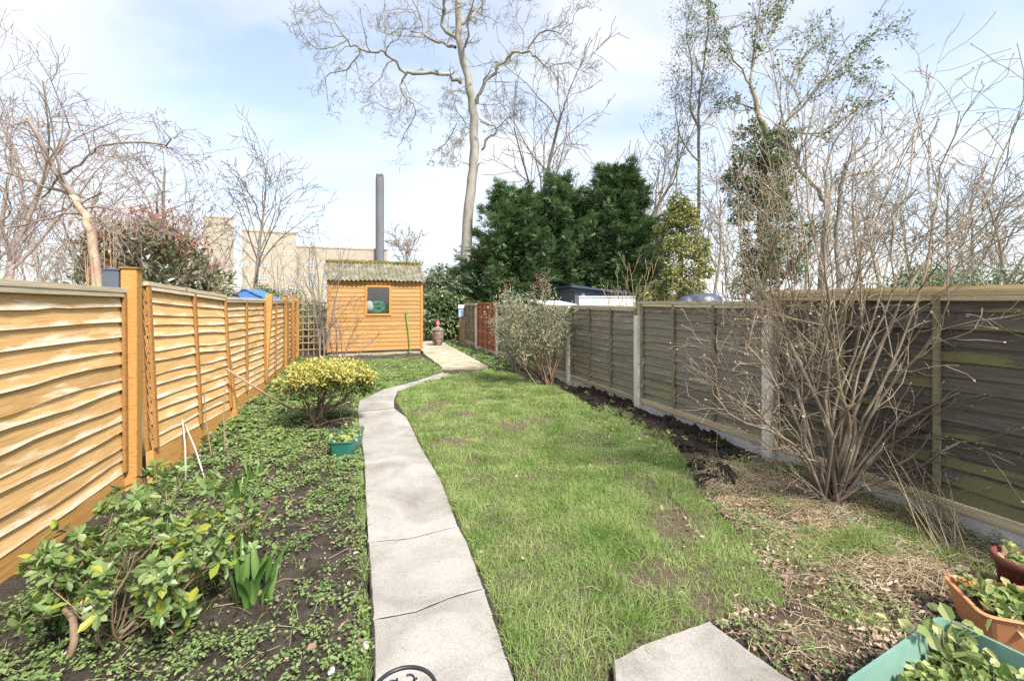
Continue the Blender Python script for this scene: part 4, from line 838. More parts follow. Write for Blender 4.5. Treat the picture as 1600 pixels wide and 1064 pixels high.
# red-tipped photinia behind the orange fence
g = np.random.default_rng(41); T = tree('photinia_bush', 'evergreen bush with red young leaves behind the orange fence', 'bush', (*cb(250, 6.6), 0)); L = Limbs(18)
for i in range(22): L.grow((T.location.x + rnd.gauss(0, .15), T.location.y, -.05), (rnd.gauss(0, .35), rnd.gauss(0, .3), 1), 2.3, .03, 0, dict(seg=[6, 5, 4], wig=[.1, .15, .2], trop=[.02, .06, .05], kids=[8, 3], len=[.4, .5], ang=(25, 55), rad=.5, min=.004, t0=.3))
rel(T, 'stems', L.mesh('stems'), M['twig_pink']); cl = []
for i in range(80):
    x = rnd.uniform(125, 345); top = 330 + ((x-215)/130)**2*95 + rnd.uniform(0, 12); y = rnd.uniform(top, 490); Y = rnd.uniform(5.9, 7.0); cl.append((tuple(px(x, y + 14, Y)), (rnd.uniform(.16, .28),)*2 + (rnd.uniform(.14, .24),)))
P, D = clump_cloud(4300, cl, g, .4); foliage('foliage', P, D, .115, .40, M['photinia'], T, .7, g, hi=True)
P2 = np.array([c[0] for c in cl]); P2 = P2[P2[:, 2] > 1.75]; P2 = P2[g.integers(0, len(P2), 900)] + g.normal(0, .14, (900, 3)) + np.array([0, 0, .17]); foliage('young_leaves', P2, rand_dirs(900, .2, 1, g), .085, .34, M['redtip'], T, .8, g, up=.8)

# weeping bare tree behind the orange fence
def Z7(x, y): return (x/2.66, 60 + y/2.66)
WY = 5.3; T = tree('weeping_tree', 'weeping bare tree with pale leaning trunk behind the orange fence', 'tree', (px(150, 470, WY).x, WY, 0)); tt = Limbs(19); L = Limbs(20); kk = WY/F
def w7(pts, r0, r1, dep=0, mult=1.0, A_=None, Lk_=None, LL=None): n = len(pts); return (LL or L).traced([px(*Z7(x, y), WY + dep*i/(n-1)) for i, (x, y) in enumerate(pts)], r0*kk, r1*kk, A_, mult, jit=.012, Lk=Lk_)
w7([(408,1500),(400,1250),(395,1000),(370,800),(350,720),(300,650)], 8.2, 5.0, LL=tt); rel(T, 'trunk', tt.mesh('trunk'), plain('pale peeling bark', [(.3, (.28, .17, .11)), (.5, (.46, .34, .24)), (.7, (.62, .54, .43))], 7, .8, .4, .01, 30, stretch=(1, 1, .5)))
A5 = dict(seg=[5, 6, 5, 4], wig=[.15, .13, .16, .2], trop=[0, -.07, -.08, -.05], kids=[8, 4.5, 2.6], len=[.62, .6, .5], ang=(25, 70), rad=.45, min=.0028, t0=.1, end=.3)
w7([(305,655),(250,575),(200,510),(160,420),(108,330)], 4.6, 2.4, -.2, 1, A5, 1.5)
w7([(235,575),(310,545),(390,470),(440,440),(600,435),(690,440),(715,410),(660,360),(580,345)], 2.6, .5, -.4, .9, A5, 1.2)
w7([(712,412),(750,395),(820,380)], .6, .3, 0, .3, A5, .6); w7([(170,370),(180,335)], 1.6, 1.2); w7([(210,345),(330,360),(430,375),(560,430),(700,480),(860,560)], .9, .3, -.3, .6, A5, .9); w7([(400,470),(520,520),(600,575)], .9, .4, .2, .6, A5, .8)
w7([(300,650),(200,615),(110,590),(20,560)], 2.8, 1, .3, 1, A5, 1.4); w7([(345,720),(230,740),(130,770),(30,790)], 2.4, .9, -.3, 1, A5, 1.4); w7([(350,705),(430,700),(500,725),(620,765),(760,830)], 2.2, .6, .3, 1.1, A5, 1.4); w7([(240,580),(220,610),(150,680),(40,700)], 2, .7, .3, 1.1, A5, 1.4); w7([(120,340),(60,360),(-40,300)], 1.4, .6, .3, 1, A5, 1.4); w7([(180,480),(90,450),(-20,420)], 1.3, .5, -.2, 1, A5, 1.4); w7([(190,700),(120,830),(40,950)], 1.5, .5, -.3, 1, A5, 1.2)
w7([(330,690),(420,640),(480,690),(520,800)], 1.4, .4, -.5, 1, A5, 1.2); w7([(360,800),(300,830),(200,900),(120,960)], 1.3, .4, -.3, 1, A5, 1.0)
rel(T, 'crown', L.mesh('crown'), M['twig_pink'])
T = tree('orange_stemmed_shrub', 'thin upright orange brown stems beside the pale leaning trunk', 'shrub', (px(165, 470, 5.0).x, 5.0, 0)); L = Limbs(23)
for i in range(8): a = px(rnd.uniform(158, 176), 520, 5.0); a.z = -.05; b_ = px(rnd.uniform(130, 190), rnd.uniform(330, 420), 5.0); L.traced([a, a.lerp(b_, .5) + Vector((rnd.gauss(0, .03), rnd.gauss(0, .05), 0)), b_], .012, .005)
rel(T, 'stems', L.mesh('stems'), plain('orange stems', [(.3, (.42, .22, .10)), (.7, (.6, .36, .2))], 4, .7, 0))

# ================================================================== NEAR PLANTS
# ---- big bare magnolia-like shrub in front of the right fence
g = np.random.default_rng(51); mb0 = gp(1302, 795); T = tree('magnolia_shrub', 'large bare many-stemmed shrub with pale buds against the dark fence', 'shrub', (*mb0, 0)); L = Limbs(30); st_ = Limbs(29)
A6 = dict(seg=[6, 5, 4], wig=[.14, .15, .2], trop=[.04, .035, .03], kids=[11, 3.4], len=[.34, .5], ang=(22, 58), rad=.5, min=.0021, t0=.12, end=.35)
A6s = dict(A6, kids=[9, 2.5], len=[.28, .5], wig=[.10, .15, .2]); b0 = Vector((*mb0, -.03))
hub = [Vector((mb0[0] + dx, mb0[1] + dy, .02)) for dx, dy in ((-.04, 0), (.05, .03), (0, -.04), (.02, .06), (-.02, .05))]
tg = [(1105,520,3.1),(1125,440,3.5),(1150,350,3.6),(1160,300,3.0),(1110,600,2.9),(1175,250,3.5),(1215,330,2.9),(1275,150,3.6),(1300,300,2.7),(1335,230,3.4),(1390,330,2.7),(1455,115,3.4),(1500,175,2.9),(1540,260,3.5),(1600,170,3.1),(1650,300,3.0),(1660,380,2.7),(1640,450,2.9),(1650,540,2.6),(1600,600,2.75),(1570,690,2.7),(1480,420,2.6),(1420,380,3.6),(1120,480,3.7),(1170,540,2.8),(1200,440,3.6)]
for i, (x, y, Y) in enumerate(tg):
    e = px(x, y, Y); s0 = hub[i % 5] + Vector((rnd.gauss(0, .02), rnd.gauss(0, .02), 0)); m1 = s0.lerp(e, .22) + Vector((rnd.gauss(0, .04), rnd.gauss(0, .04), .05)); m1 = Vector((m1.x*.8 + s0.x*.2, m1.y, m1.z)); m2 = s0.lerp(e, .5) + Vector((rnd.gauss(0, .08), rnd.gauss(0, .08), rnd.gauss(-.02, .05))); m3 = s0.lerp(e, .77) + Vector((rnd.gauss(0, .06), rnd.gauss(0, .06), rnd.gauss(0, .05)))
    r0 = rnd.uniform(.008, .0165); st_.traced([s0, m1], r0*1.25, r0); L.traced([m1, m2, m3, e], r0, .0035, A6, 1.15, jit=.012, Lk=(e-s0).length*.9)
for i in range(44):                        # fine upright shoots from the older stems
    q_ = L.P[rnd.randrange(0, 200)][0]; q_ = Vector(q_[rnd.randrange(len(q_))])
    if q_.z < .45 or q_.z > 1.6 or q_.x < mb0[0] - .6: continue
    L.grow(q_, (rnd.gauss((q_.x - mb0[0])*.25, .10), rnd.gauss(0, .12), 1), rnd.uniform(.9, 1.7), rnd.uniform(.004, .0065), 0, A6s)
for i in range(16):                        # low thin shoots near the base
    a = rnd.uniform(0, 6.28); L.grow(hub[i % 5], (math.cos(a), math.sin(a)*.6, rnd.uniform(.25, 1)), rnd.uniform(.5, .9), .006, 1, A6)
rel(T, 'trunk', st_.mesh('trunk'), M['magbark']); rel(T, 'branches', L.mesh('branches'), M['magbark'])
P = np.array([p for p, d in L.tips]); D = np.array([d for p, d in L.tips]); rel(T, 'buds', leaf_mesh('buds', P - D*.004, D + g.normal(0, .15, D.shape), rand_dirs(len(P), -1, 1, g), g.uniform(.012, .024, len(P)), .40, .5, 0), M['bud'])

# ---- silvery shrub half way along the right fence, with a darker neighbour
g = np.random.default_rng(52); sb = gp(858, 604); T = tree('silvery_shrub', 'tall silvery leaved shrub with brown seed heads by the right fence', 'shrub', (*sb, 0)); L = Limbs(31); A7 = dict(seg=[6, 5, 4], wig=[.09, .12, .16], trop=[.02, .04, .04], kids=[9, 4], len=[.38, .5], ang=(22, 50), rad=.5, min=.004, t0=.28, end=.3)
for i in range(14): L.grow((sb[0] + rnd.gauss(0, .06), sb[1] + rnd.gauss(0, .06), -.02), (rnd.gauss(-.16, .26), rnd.gauss(0, .22), 1), rnd.uniform(1.0, 1.65), .014, 0, A7)
rel(T, 'stems', L.mesh('stems'), M['bark_brown']); tp = np.array([p for p, d in L.tips] + [pt for n_, lv in L.nodes if lv > 0 for pt in n_[1:] if pt[2] > .45]); P = tp[g.integers(0, len(tp), 4200)] + g.normal(0, .045, (4200, 3)); foliage('foliage', P, rand_dirs(4200, -.4, 1, g), .062, .28, M['silver'], T, .8, g)
top = tp[tp[:, 2] > 1.45]; sh = top[g.integers(0, len(top), 26)]; P = np.repeat(sh, 22, 0) + np.stack([g.normal(0, .012, 572), g.normal(0, .012, 572), g.uniform(0, .2, 572)], 1); foliage('seed_heads', P, rand_dirs(572, .2, 1, g), .03, .7, M['seedhead'], T, .8, g)['kind'] = 'stuff'
sb = gp(806, 586); T = tree('dark_stemmed_shrub', 'small dark stemmed shrub left of the silvery one', 'shrub', (*sb, 0)); L = Limbs(32)
for i in range(7): L.grow((sb[0], sb[1], -.02), (rnd.gauss(0, .4), rnd.gauss(0, .25), 1), rnd.uniform(.6, 1.25), .012, 0, A7)
rel(T, 'stems', L.mesh('stems'), M['bark_dark']); tp = np.array([p for p, d in L.tips]); P = tp[g.integers(0, len(tp), 1300)] + g.normal(0, .05, (1300, 3)); foliage('foliage', P, rand_dirs(1300, -.4, 1, g), .06, .3, M['silver'], T, .8, g)

# ---- little bare trees in front of the shed
def bare_shrub(label, base, n, h, spread, seed, m, r0=.013):
    T = tree('bare_shrub', label, 'shrub', (*base, 0)); L = Limbs(seed); A8 = dict(seg=[7, 5, 4], wig=[.08, .13, .18], trop=[.03, .05, .04], kids=[7, 2.6], len=[.40, .5], ang=(22, 52), rad=.5, min=.0038, t0=.25, end=.3)
    for i in range(n): L.grow((base[0] + rnd.gauss(0, .05), base[1], -.02), (rnd.gauss(0, spread), rnd.gauss(0, spread*.6), 1), h*rnd.uniform(.7, 1.1), r0*rnd.uniform(.7, 1.4), 0, A8)
    rel(T, 'stems', L.mesh('stems'), m); return T
bare_shrub('tall thin bare shrub in front of the trellis', gp(500, 585), 6, 2.6, .16, 81, M['twig_grey'], .017)
bare_shrub('low bare shrub with arching twigs against the shed wall', gp(528, 578), 9, 1.35, .38, 82, M['twig_pink'])
bare_shrub('straggly bare shrub behind the far end of the orange fence', (cb(440, 13.6)), 6, 3.0, .25, 83, M['twig_grey'], .02)
bare_shrub('pale twiggy shrub poking over the fence near the yellow holly', (cb(985, 10.5)), 9, 2.2, .25, 84, M['twig_olive'], .014)

# ---- golden euonymus
g = np.random.default_rng(53); eb = gp(487, 668); T = tree('golden_euonymus', 'rounded bright yellow variegated bush on short stems by the path', 'bush', (*eb, 0)); L = Limbs(33); ec = Vector((eb[0] + .12, eb[1] + .05, .52))
for i in range(11): L.grow((eb[0] + rnd.gauss(0, .04), eb[1], -.02), (rnd.gauss(.12, .55), rnd.gauss(0, .4), .8), .62, .016, 0, dict(seg=[6, 4, 3], wig=[.14, .2, .2], trop=[.04, .04, .05], kids=[6, 3], len=[.4, .5], ang=(25, 55), rad=.5, min=.003, t0=.4))
rel(T, 'stems', L.mesh('stems'), M['bark_dark']); cl = []
for i in range(46):
    a = rnd.uniform(0, 6.28); rr = .44*math.sqrt(rnd.random()); cl.append(((ec.x + rr*math.cos(a)*1.08, ec.y + rr*math.sin(a)*.85, ec.z + .19*math.sqrt(max(0, 1 - (rr/.5)**2))*rnd.uniform(.3, 1) - .02 + rnd.uniform(-.02, .04)), (rnd.uniform(.08, .13),)*2 + (rnd.uniform(.06, .09),)))
P, D = clump_cloud(5200, cl, g, .5); foliage('golden_leaves', P, D, .042, .55, M['euo'], T, .8, g, up=.5)
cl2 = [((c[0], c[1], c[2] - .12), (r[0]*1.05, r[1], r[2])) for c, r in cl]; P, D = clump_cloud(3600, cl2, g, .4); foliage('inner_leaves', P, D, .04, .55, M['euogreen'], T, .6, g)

# ---- leafy shrub in the front left corner
g = np.random.default_rng(54); rb = gp(175, 1005); T = tree('broadleaf_shrub', 'leafy open evergreen shrub with brown stems in the front left corner', 'shrub', (*rb, 0)); L = Limbs(34); r0 = Vector((*rb, -.02))
for (x, y, Y, rad) in ((262,768,2.1,.010),(232,800,2.0,.007),(340,770,2.2,.006),(380,800,2.25,.008),(300,830,2.05,.006),(90,870,1.85,.006),(60,905,1.8,.007),(180,790,2.15,.006),(340,860,2.0,.008),(210,860,1.75,.008),(130,850,2.05,.007),(280,900,1.75,.006),(370,850,2.3,.006),(240,760,2.4,.007)):
    e = px(x, y, Y); mid = r0.lerp(e, .5) + Vector((rnd.gauss(0, .04), rnd.gauss(0, .04), rnd.gauss(-.02, .03))); L.traced([r0 + Vector((rnd.gauss(0, .03), rnd.gauss(0, .03), 0)), mid, e], rad, rad*.45, dict(seg=[5, 4, 3], wig=[.1, .16, .2], trop=[.02, .06, .06], kids=[9, 3.0], len=[.30, .5], ang=(25, 65), rad=.55, min=.0022, t0=.40, end=.4), 1, jit=.006)
rel(T, 'stems', L.mesh('stems'), M['bark_brown']); tips = [t for t in L.tips]; PP = []; AA = []; UU = []
for p, d in tips:
    d = np.array(d); p = np.array(p); k = g.integers(5, 8); a0 = g.uniform(0, 6.28); n1 = nrm(np.cross(d, [.3, .2, .9]))[None][0]; n2 = np.cross(d, n1)
    for j in range(k):
        a = a0 + 6.28*j/k + g.normal(0, .2); rad_ = n1*math.cos(a) + n2*math.sin(a); PP.append(p - d*.012*g.random()); AA.append(rad_ + d*g.uniform(.15, .7) + np.array([0, 0, .15])); UU.append(d + np.array([0, 0, .6]))
PP, AA, UU = map(np.array, (PP, AA, UU)); n = len(PP); yl = g.random(n) < .05
rel(T, 'leaves', leaf_mesh('leaves', PP[~yl], AA[~yl], UU[~yl], g.uniform(.032, .060, n)[~yl], .52, .10, .15, True), M['rhodo']); rel(T, 'yellow_leaves', leaf_mesh('yellow_leaves', PP[yl], AA[yl], UU[yl], g.uniform(.05, .075, n)[yl], .52, .10, .2, True), M['yellowleaf'])
T = empty('cut_stem', (*gp(105, 1030), 0)); tag(T, 'thick bent brown cut stem under the front left shrub', 'stem'); MB().tube([(0, 0, -.02), (.01, .02, .06), (-.015, .04, .13), (-.06, .05, .17)], [.015, .014, .013, .012], 8).obj('stub', M['bark_brown'], T, smooth=True)

# ---- bulbs: broad upright leaves
def bulbs(label, base, n, h, w, seed, spread=.09):
    g = np.random.default_rng(seed); T = tree('bulb_plant', label, 'plant', (*base, 0)); VV = []; FF = []; s = 7
    for i in range(n):
        a = g.uniform(0, 6.28); rr = spread*math.sqrt(g.random()); b = Vector((base[0] + rr*math.cos(a), base[1] + rr*math.sin(a)*.7, -.01)); hh = h*g.uniform(.65, 1.1); ww = w*g.uniform(.7, 1.1); ln = g.uniform(.1, .5); fa = a + g.normal(0, .5); sd_ = Vector((-math.sin(fa), math.cos(fa), 0)); od = Vector((math.cos(fa), math.sin(fa), 0)); b0_ = len(VV)
        for k in range(s + 1):
            t = k/s; wd = ww*(.35 + 1.1*t - 1.35*t**3)*.5 if k < s else .001; c = b + Vector((0, 0, hh*(t - .12*ln*t*t))) + od*hh*ln*t*t; cup = od*(-abs(wd)*.55)
            VV += [c + sd_*wd - cup*.0 - od*0 + cup*-.6, c + cup, c - sd_*wd + cup*-.6]
        for k in range(s):
            for j in (0, 1): FF.append((b0_ + k*3 + j, b0_ + k*3 + j + 1, b0_ + (k+1)*3 + j + 1, b0_ + (k+1)*3 + j))
    rel(T, 'leaves', np_mesh('leaves', np.array([tuple(v) for v in VV]), [np.array(FF)], True), M['bulb'])
bulbs('clump of broad glossy bulb leaves beside the front left shrub', gp(392, 938), 19, .245, .05, 61)
bulbs('small clump of bulb leaves below the pale canes', gp(366, 782), 9, .22, .035, 62)
bulbs('upright bulb leaves near the fence foot behind the canes', gp(392, 752), 8, .20, .03, 63)
bulbs('dark pointed leaves at the orange fence foot, far left', gp(75, 985), 9, .22, .035, 64)

# ---- troughs and pots
def trough(name, label, cat, L_, W_, H_, m, loc, rz, soil=.8, flare=.82, rim=.018):
    o = empty(name, loc, rz); tag(o, label, cat)
    def rr(w, l, r, z, n=5):
        pts = []
        for cx, cy, a0 in ((l/2 - r, w/2 - r, 0), (-l/2 + r, w/2 - r, 90), (-l/2 + r, -w/2 + r, 180), (l/2 - r, -w/2 + r, 270)):
            for i in range(n): a = R(a0 + 90*i/(n-1)); pts.append((cx + r*math.cos(a), cy + r*math.sin(a), z))
        return pts
    rings = [rr(W_*flare, L_*(1 - (1-flare)*.6), .03, 0), rr(W_*.985, L_*.985, .04, H_*.88), rr(W_, L_, .04, H_*.885), rr(W_ + .012, L_ + .012, .045, H_*.98), rr(W_ + .006, L_ + .006, .045, H_), rr(W_ - rim, L_ - rim, .035, H_), rr(W_ - rim*1.6, L_ - rim*1.6, .035, H_*.9), rr(W_*flare - rim, L_*.85 - rim, .03, H_*.2)]
    n = len(rings[0]); vs_ = [p for q in rings for p in q]; fs_ = [(k*n + i, k*n + (i+1) % n, (k+1)*n + (i+1) % n, (k+1)*n + i) for k in range(len(rings)-1) for i in range(n)] + [tuple(reversed(range(n)))]
    MB().add(vs_, fs_).obj('body', m, o, smooth=False); s_ = rr(W_ - rim*2, L_ - rim*2, .03, H_*soil); MB().add(s_, [tuple(range(n))]).obj('soil', M['potsoil'], o); return o
def pot_plant(label, o, L_, W_, z, n, size, m, seed, height=.08, width=.8, litter=0):
    g = np.random.default_rng(seed); T = tree('potted_plant', label, 'plant', tuple(o.location)); c, s = math.cos(o.rotation_euler.z), math.sin(o.rotation_euler.z)
    x = g.uniform(-.5, .5, n)*L_; y = g.uniform(-.5, .5, n)*W_; zz = z + height*g.random(n)**1.2*(.4 + .9*vn(x, y, .12, seed)); wx = o.location.x + c*x - s*y; wy = o.location.y + s*x + c*y
    P = np.stack([wx, wy, zz], 1); foliage('leaves', P, rand_dirs(n, -.1, .6, g), size, width, m, T, .8, g, hi=True, up=.15, curl=.25)
    Lm = Limbs(seed)
    for i in range(0, n, 3): Lm.line([(wx[i]*.9 + o.location.x*.1, wy[i]*.9 + o.location.y*.1, z - .02), (wx[i], wy[i], zz[i])], [.0022, .0014])
    rel(T, 'stems', Lm.mesh('stems'), M['potstem'])['kind'] = 'stuff'; return T
fang = math.atan2(EU[1], EU[0])
o = trough('green_trough', 'dark green plastic trough beside the path', 'planter', .50, .21, .17, M['green_dark_plastic'], (*gp(543, 706), .0), R(96)); pot_plant('leafy plant filling the trough beside the path', o, .46, .18, .14, 330, .036, M['pelarg'], 91, .07)
ga = math.atan2(.29, .57); c_ = (1.42, 1.34)
o = trough('pale_green_trough', 'large pale green plastic trough in the front right corner', 'planter', .66, .44, .25, M['green_plastic'], (*c_, 0), ga, .62); pot_plant('pale yellowish green plants in the large green trough', o, .56, .36, .16, 900, .036, M['pelarg'], 92, .07); 
g = np.random.default_rng(93); T = tree('potted_plant', 'tall leafy stems at the far rim of the large green trough', 'plant', (c_[0], c_[1], .15)); cen = Vector((1.52, 1.585, .225)); P = np.array(cen) + g.normal(0, 1, (42, 3))*np.array([.075, .06, .05]); foliage('leaves', P, rand_dirs(42, 0, .6, g), .046, .85, M['pelarg'], T, .7, g, hi=True, up=.2, curl=.3); Lm = Limbs(93)
for p in P[::2]: Lm.line([(cen.x, cen.y - .02, .13), tuple((np.array(cen)*.5 + p*.5)), tuple(p)], [.003, .0025, .002])
rel(T, 'stems', Lm.mesh('stems'), M['potstem'])['kind'] = 'stuff'
o = trough('terracotta_trough', 'orange terracotta trough behind the large green one', 'planter', .62, .30, .15, M['terracotta'], (2.26, 1.86, 0), R(-20), .8, rim=.022); pot_plant('bright green plants in the terracotta trough', o, .52, .24, .12, 560, .042, M['pelarg'], 94, .07)
o = empty('maroon_pot', (2.45, 2.13, 0)); tag(o, 'round dark maroon flower pot at the right edge', 'flower pot'); MB().lathe([(0, .0), (.085, 0), (.11, .17), (.122, .172), (.124, .205), (.112, .207), (.105, .17), (0, .165)], 24).obj('body', M['maroon'], o, smooth=True); pot_plant('small pale plant in the maroon flower pot', o, .17, .17, .17, 80, .035, M['pelarg'], 95, .07)
MB().lathe([(0, .01), (.05, .01), (.06, .035), (.066, .035), (.054, .0), (0, 0)], 18).obj('green_saucer', M['green_plastic']); so = bpy.data.objects['green_saucer']; so.location = (*gp(1318, 815), .012); tag(so, 'small green plastic saucer at the foot of the big bare shrub', 'saucer')

# ---- little iron plant stand at the bottom edge
o = empty('iron_plant_stand', (*[-.296, 1.222], 0)); tag(o, 'round black wrought iron plant stand at the bottom edge of the path', 'plant stand'); zt_ = .36; rr_ = .088
MB().tube([(rr_*math.cos(a), rr_*math.sin(a), zt_) for a in [2*math.pi*i/40 for i in range(40)]], .0055, 8, closed=True).obj('rim', M['iron'], o, smooth=True)
for k in range(6):
    a0 = 2*math.pi*k/6 + math.pi/2; pts = []
    for i in range(22): t = i/21; a = t*5.2; r = .030*(1 - .62*t); pts.append((.048 + r*math.cos(a + math.pi*.5), .0 + r*math.sin(a + math.pi*.5)*1.0, zt_))
    pts = [(p[0]*math.cos(a0) - p[1]*math.sin(a0), p[0]*math.sin(a0) + p[1]*math.cos(a0), p[2]) for p in pts]; MB().tube(pts, .003, 6).obj('scroll', M['iron'], o, smooth=True)
MB().tube([(.02*math.cos(a), .02*math.sin(a), zt_) for a in [2*math.pi*i/20 for i in range(20)]], .003, 6, closed=True).obj('hub_ring', M['iron'], o, smooth=True)
for k in range(3): a = 2*math.pi*k/3 + .5; MB().tube([(rr_*math.cos(a), rr_*math.sin(a), zt_ - .004), (rr_*.8*math.cos(a), rr_*.8*math.sin(a), .2), (rr_*1.15*math.cos(a), rr_*1.15*math.sin(a), .024)], .0055, 8).obj('leg', M['iron'], o, smooth=True)

# ---- things at the end of the garden
ib = gp(684, 542); o = empty('garden_incinerator', (*ib, .05)); tag(o, 'rusty galvanised bin with domed lid on the concrete pad', 'incinerator')
MB().lathe([(.0, .06), (.135, .06), (.165, .12), (.18, .46), (.176, .46), (.16, .10), (0, .09)], 22).obj('body', M['rust'], o, smooth=True); MB().lathe([(.2, .462), (.195, .485), (.12, .545), (.045, .575), (.045, .62), (.035, .62), (.035, .575), (0, .575)], 22).obj('lid', M['rust'], o, smooth=True)
for k in range(3): a = 2.1*k + .4; MB().box(-.02, .02, -.02, .02, 0, .065).obj('leg', M['rust'], o).location = (.11*math.cos(a), .11*math.sin(a), 0)
for s in (-1, 1): MB().tube([(s*.172, -.05, .36), (s*.215, -.05, .38), (s*.215, .05, .38), (s*.172, .05, .36)], .008, 6).obj('handle', M['rust'], o)
pk = MB().lathe([(0, 0), (.062, 0), (.066, .02), (.05, .10), (.03, .13), (0, .132)], 14).obj('pink_pot', M['pink'], smooth=True); pk.location = (ib[0], ib[1], .05 + .622); tag(pk, 'small pink pot upside down on the rusty bin lid', 'pot')
sp = px(725, 525, 14.6); o = empty('wooden_stump', (sp.x, 14.6, 0)); tag(o, 'squared dark wooden stump in front of the ivy hedge', 'stump'); MB().box(-.15, .15, -.12, .12, -.05, .88).obj('block', M['pole'], o, .02); MB().box(-.17, .17, -.14, .14, .882, .91).obj('top', M['pole'], o, .006)
o = empty('bird_box', (sp.x - .08, 14.55, .912)); tag(o, 'pale blue and white bird box standing on the stump', 'bird box'); MB().box(-.085, .085, -.06, .06, 0, .27).obj('body', M['bluebox'], o, .004); MB().hexa([(-.10, -.085, .272), (.10, -.085, .272), (.10, .07, .30), (-.10, .07, .30)], [(-.10, -.085, .35), (.10, -.085, .35), (.10, .07, .38), (-.10, .07, .38)]).obj('roof', M['white'], o, .003); MB().lathe([(0, 0), (.022, 0), (.022, .004), (0, .004)], 12).obj('entrance_hole', M['iron'], o).matrix_basis = Matrix.Translation((0, -.062, .17)) @ Matrix.Rotation(R(90), 4, 'X')
# leaning pole and canes by the orange fence
a = px(353, 576, 5.05); b_ = Vector((*gp(460, 645), .03)); po = MB().tube([a, a.lerp(b_, .5) + Vector((0, 0, -.012)), b_], .013, 8).obj('leaning_pole', M['pole'], smooth=True); tag(po, 'brown pole leaning from the orange fence towards the yellow bush', 'pole')
for (p0_, p1_, Y0, lab) in (((290,748),(285,655),4.05,'pale cane leaning on the orange fence, upright one of the pair'), ((320,748),(288,660),4.1,'pale cane leaning on the orange fence, slanting one of the pair')):
    a = px(*p1_, Y0); b_ = Vector((*gp(*p0_), .0)); tag(MB().tube([a, a.lerp(b_, .5) + Vector((.012, 0, 0)), b_], .0055, 7).obj('pale_cane', M['whitecane'], smooth=True), lab, 'cane')
for (p0_, p1_, Y0, lab) in (((332,722),(318,600),4.6,'thin dark bare stem standing by the fence'), ((352,715),(352,600),4.4,'thin straight bare stem right of the dark one')):
    a = px(*p1_, Y0); b_ = Vector((*gp(*p0_), -.01)); tag(MB().tube([b_, b_.lerp(a, .5) + Vector((-.015, 0, 0)), a], [.006, .005, .003], 6)  .obj('dead_sapling', M['bark_brown'], smooth=True), lab, 'sapling')
# bundle of dry stalks under the nearest panel
g = np.random.default_rng(55); T = tree('dry_stalks', 'bundle of dry tan stalks leaning below the nearest dark panel', 'plant', (*gp(1490, 862), 0)); L = Limbs(35); s0 = Vector((*gp(1490, 862), -.01))
for i in range(48): e = px(rnd.uniform(1360, 1500), rnd.uniform(690, 800), rnd.uniform(2.9, 3.15)); s_ = s0 + Vector((rnd.gauss(0, .07), rnd.gauss(0, .05), 0)); L.traced([s_, s_.lerp(e, .5) + Vector((rnd.gauss(0, .02), rnd.gauss(0, .02), rnd.gauss(.01, .02))), e], rnd.uniform(.0025, .005), .0015)
rel(T, 'stalks', L.mesh('stalks'), M['straw'])
# stones by the path edge
for (x, y, s, lab) in ((570,1014,.022,'smooth pale pebble at the left edge of the path'), (518,1052,.016,'small white stone on the soil near the bottom edge')):
    me = bpy.data.meshes.new('pebble'); bm = bmesh.new(); bmesh.ops.create_icosphere(bm, subdivisions=2, radius=1)
    for v in bm.verts: v.co = Vector((v.co.x*s*.8, v.co.y*s*1.25, v.co.z*s*.55))*(1 + .08*math.sin(v.co.x*3 + v.co.y*4))
    bm.to_mesh(me); bm.free(); me.polygons.foreach_set('use_smooth', [True]*len(me.polygons)); po = link('pebble', me, M['gravelboard']); po.location = (*gp(x, y), .012); tag(po, lab, 'pebble')

# ================================================================== GROUND COVER (uncountable)
def scatter(n, P, g, dens=None, rounds=1):
    P = np.array(P); lo = P.min(0); hi = P.max(0); x = g.uniform(lo[0], hi[0], n); y = g.uniform(lo[1], hi[1], n); k = inpoly(x, y, [tuple(p) for p in P])
    x, y = x[k], y[k]
    if dens is not None: k = g.random(len(x)) < dens(x, y); x, y = x[k], y[k]
    return x, y
g = np.random.default_rng(200)
def keep_far(x, y, a=1.0): return np.clip(1.25*(3.2/np.maximum(y, 1.3))**1.15, .12, 1)*a
def lawn_d(x, y):
    n1 = vn(x, y, .28, 11); n2 = vn(x, y, .09, 12); e = np.clip(polydist(x, y, LAWN)/.06, .75, 1); return keep_far(x, y)*np.clip(.15 + .9*n1 + .5*n2 - .45*(vn(x, y, .33, 27) > .66), .06, 1)*e
area = lambda P: (np.ptp(np.array(P)[:, 0])*np.ptp(np.array(P)[:, 1]))
def grass(name, x, y, g, hs=1.0, lab=None):
    n = len(x); cl_ = vn(x, y, .16, 13)*.6 + vn(x, y, .5, 14)*.5; far = np.clip(y/3.0, 1, 3.2)
    h = hs*(.020 + .070*cl_**1.8)*g.uniform(.5, 1.35, n); w = .0030*g.uniform(.7, 1.4, n)*far**.85; lean = g.gamma(2, .38, n); ang = 6.28*vn(x, y, .22, 15)*1.6 + g.normal(0, 1.5, n)
    o = link(name, blade_mesh(name, x, y, gz(x, y) - .004, h, w, lean, ang, g.uniform(0, 6.28, n)), M['grass']); tag(o, lab, 'grass', kind='stuff'); return o
x, y = scatter(int(area(LAWN)*21500), LAWN, g, lawn_d); k = ~pathzone(x, y); grass('lawn_grass', x[k], y[k], g, 1.0, 'green lawn right of the concrete path')
x, y = scatter(int(area(LAWN2)*17000), LAWN2, g, lambda x, y: keep_far(x, y)*np.clip(.3 + vn(x, y, .3, 16), 0, 1)); k = ~pathzone(x, y); grass('patch_grass', x[k], y[k], g, .8, 'grass patch in front of the shed')
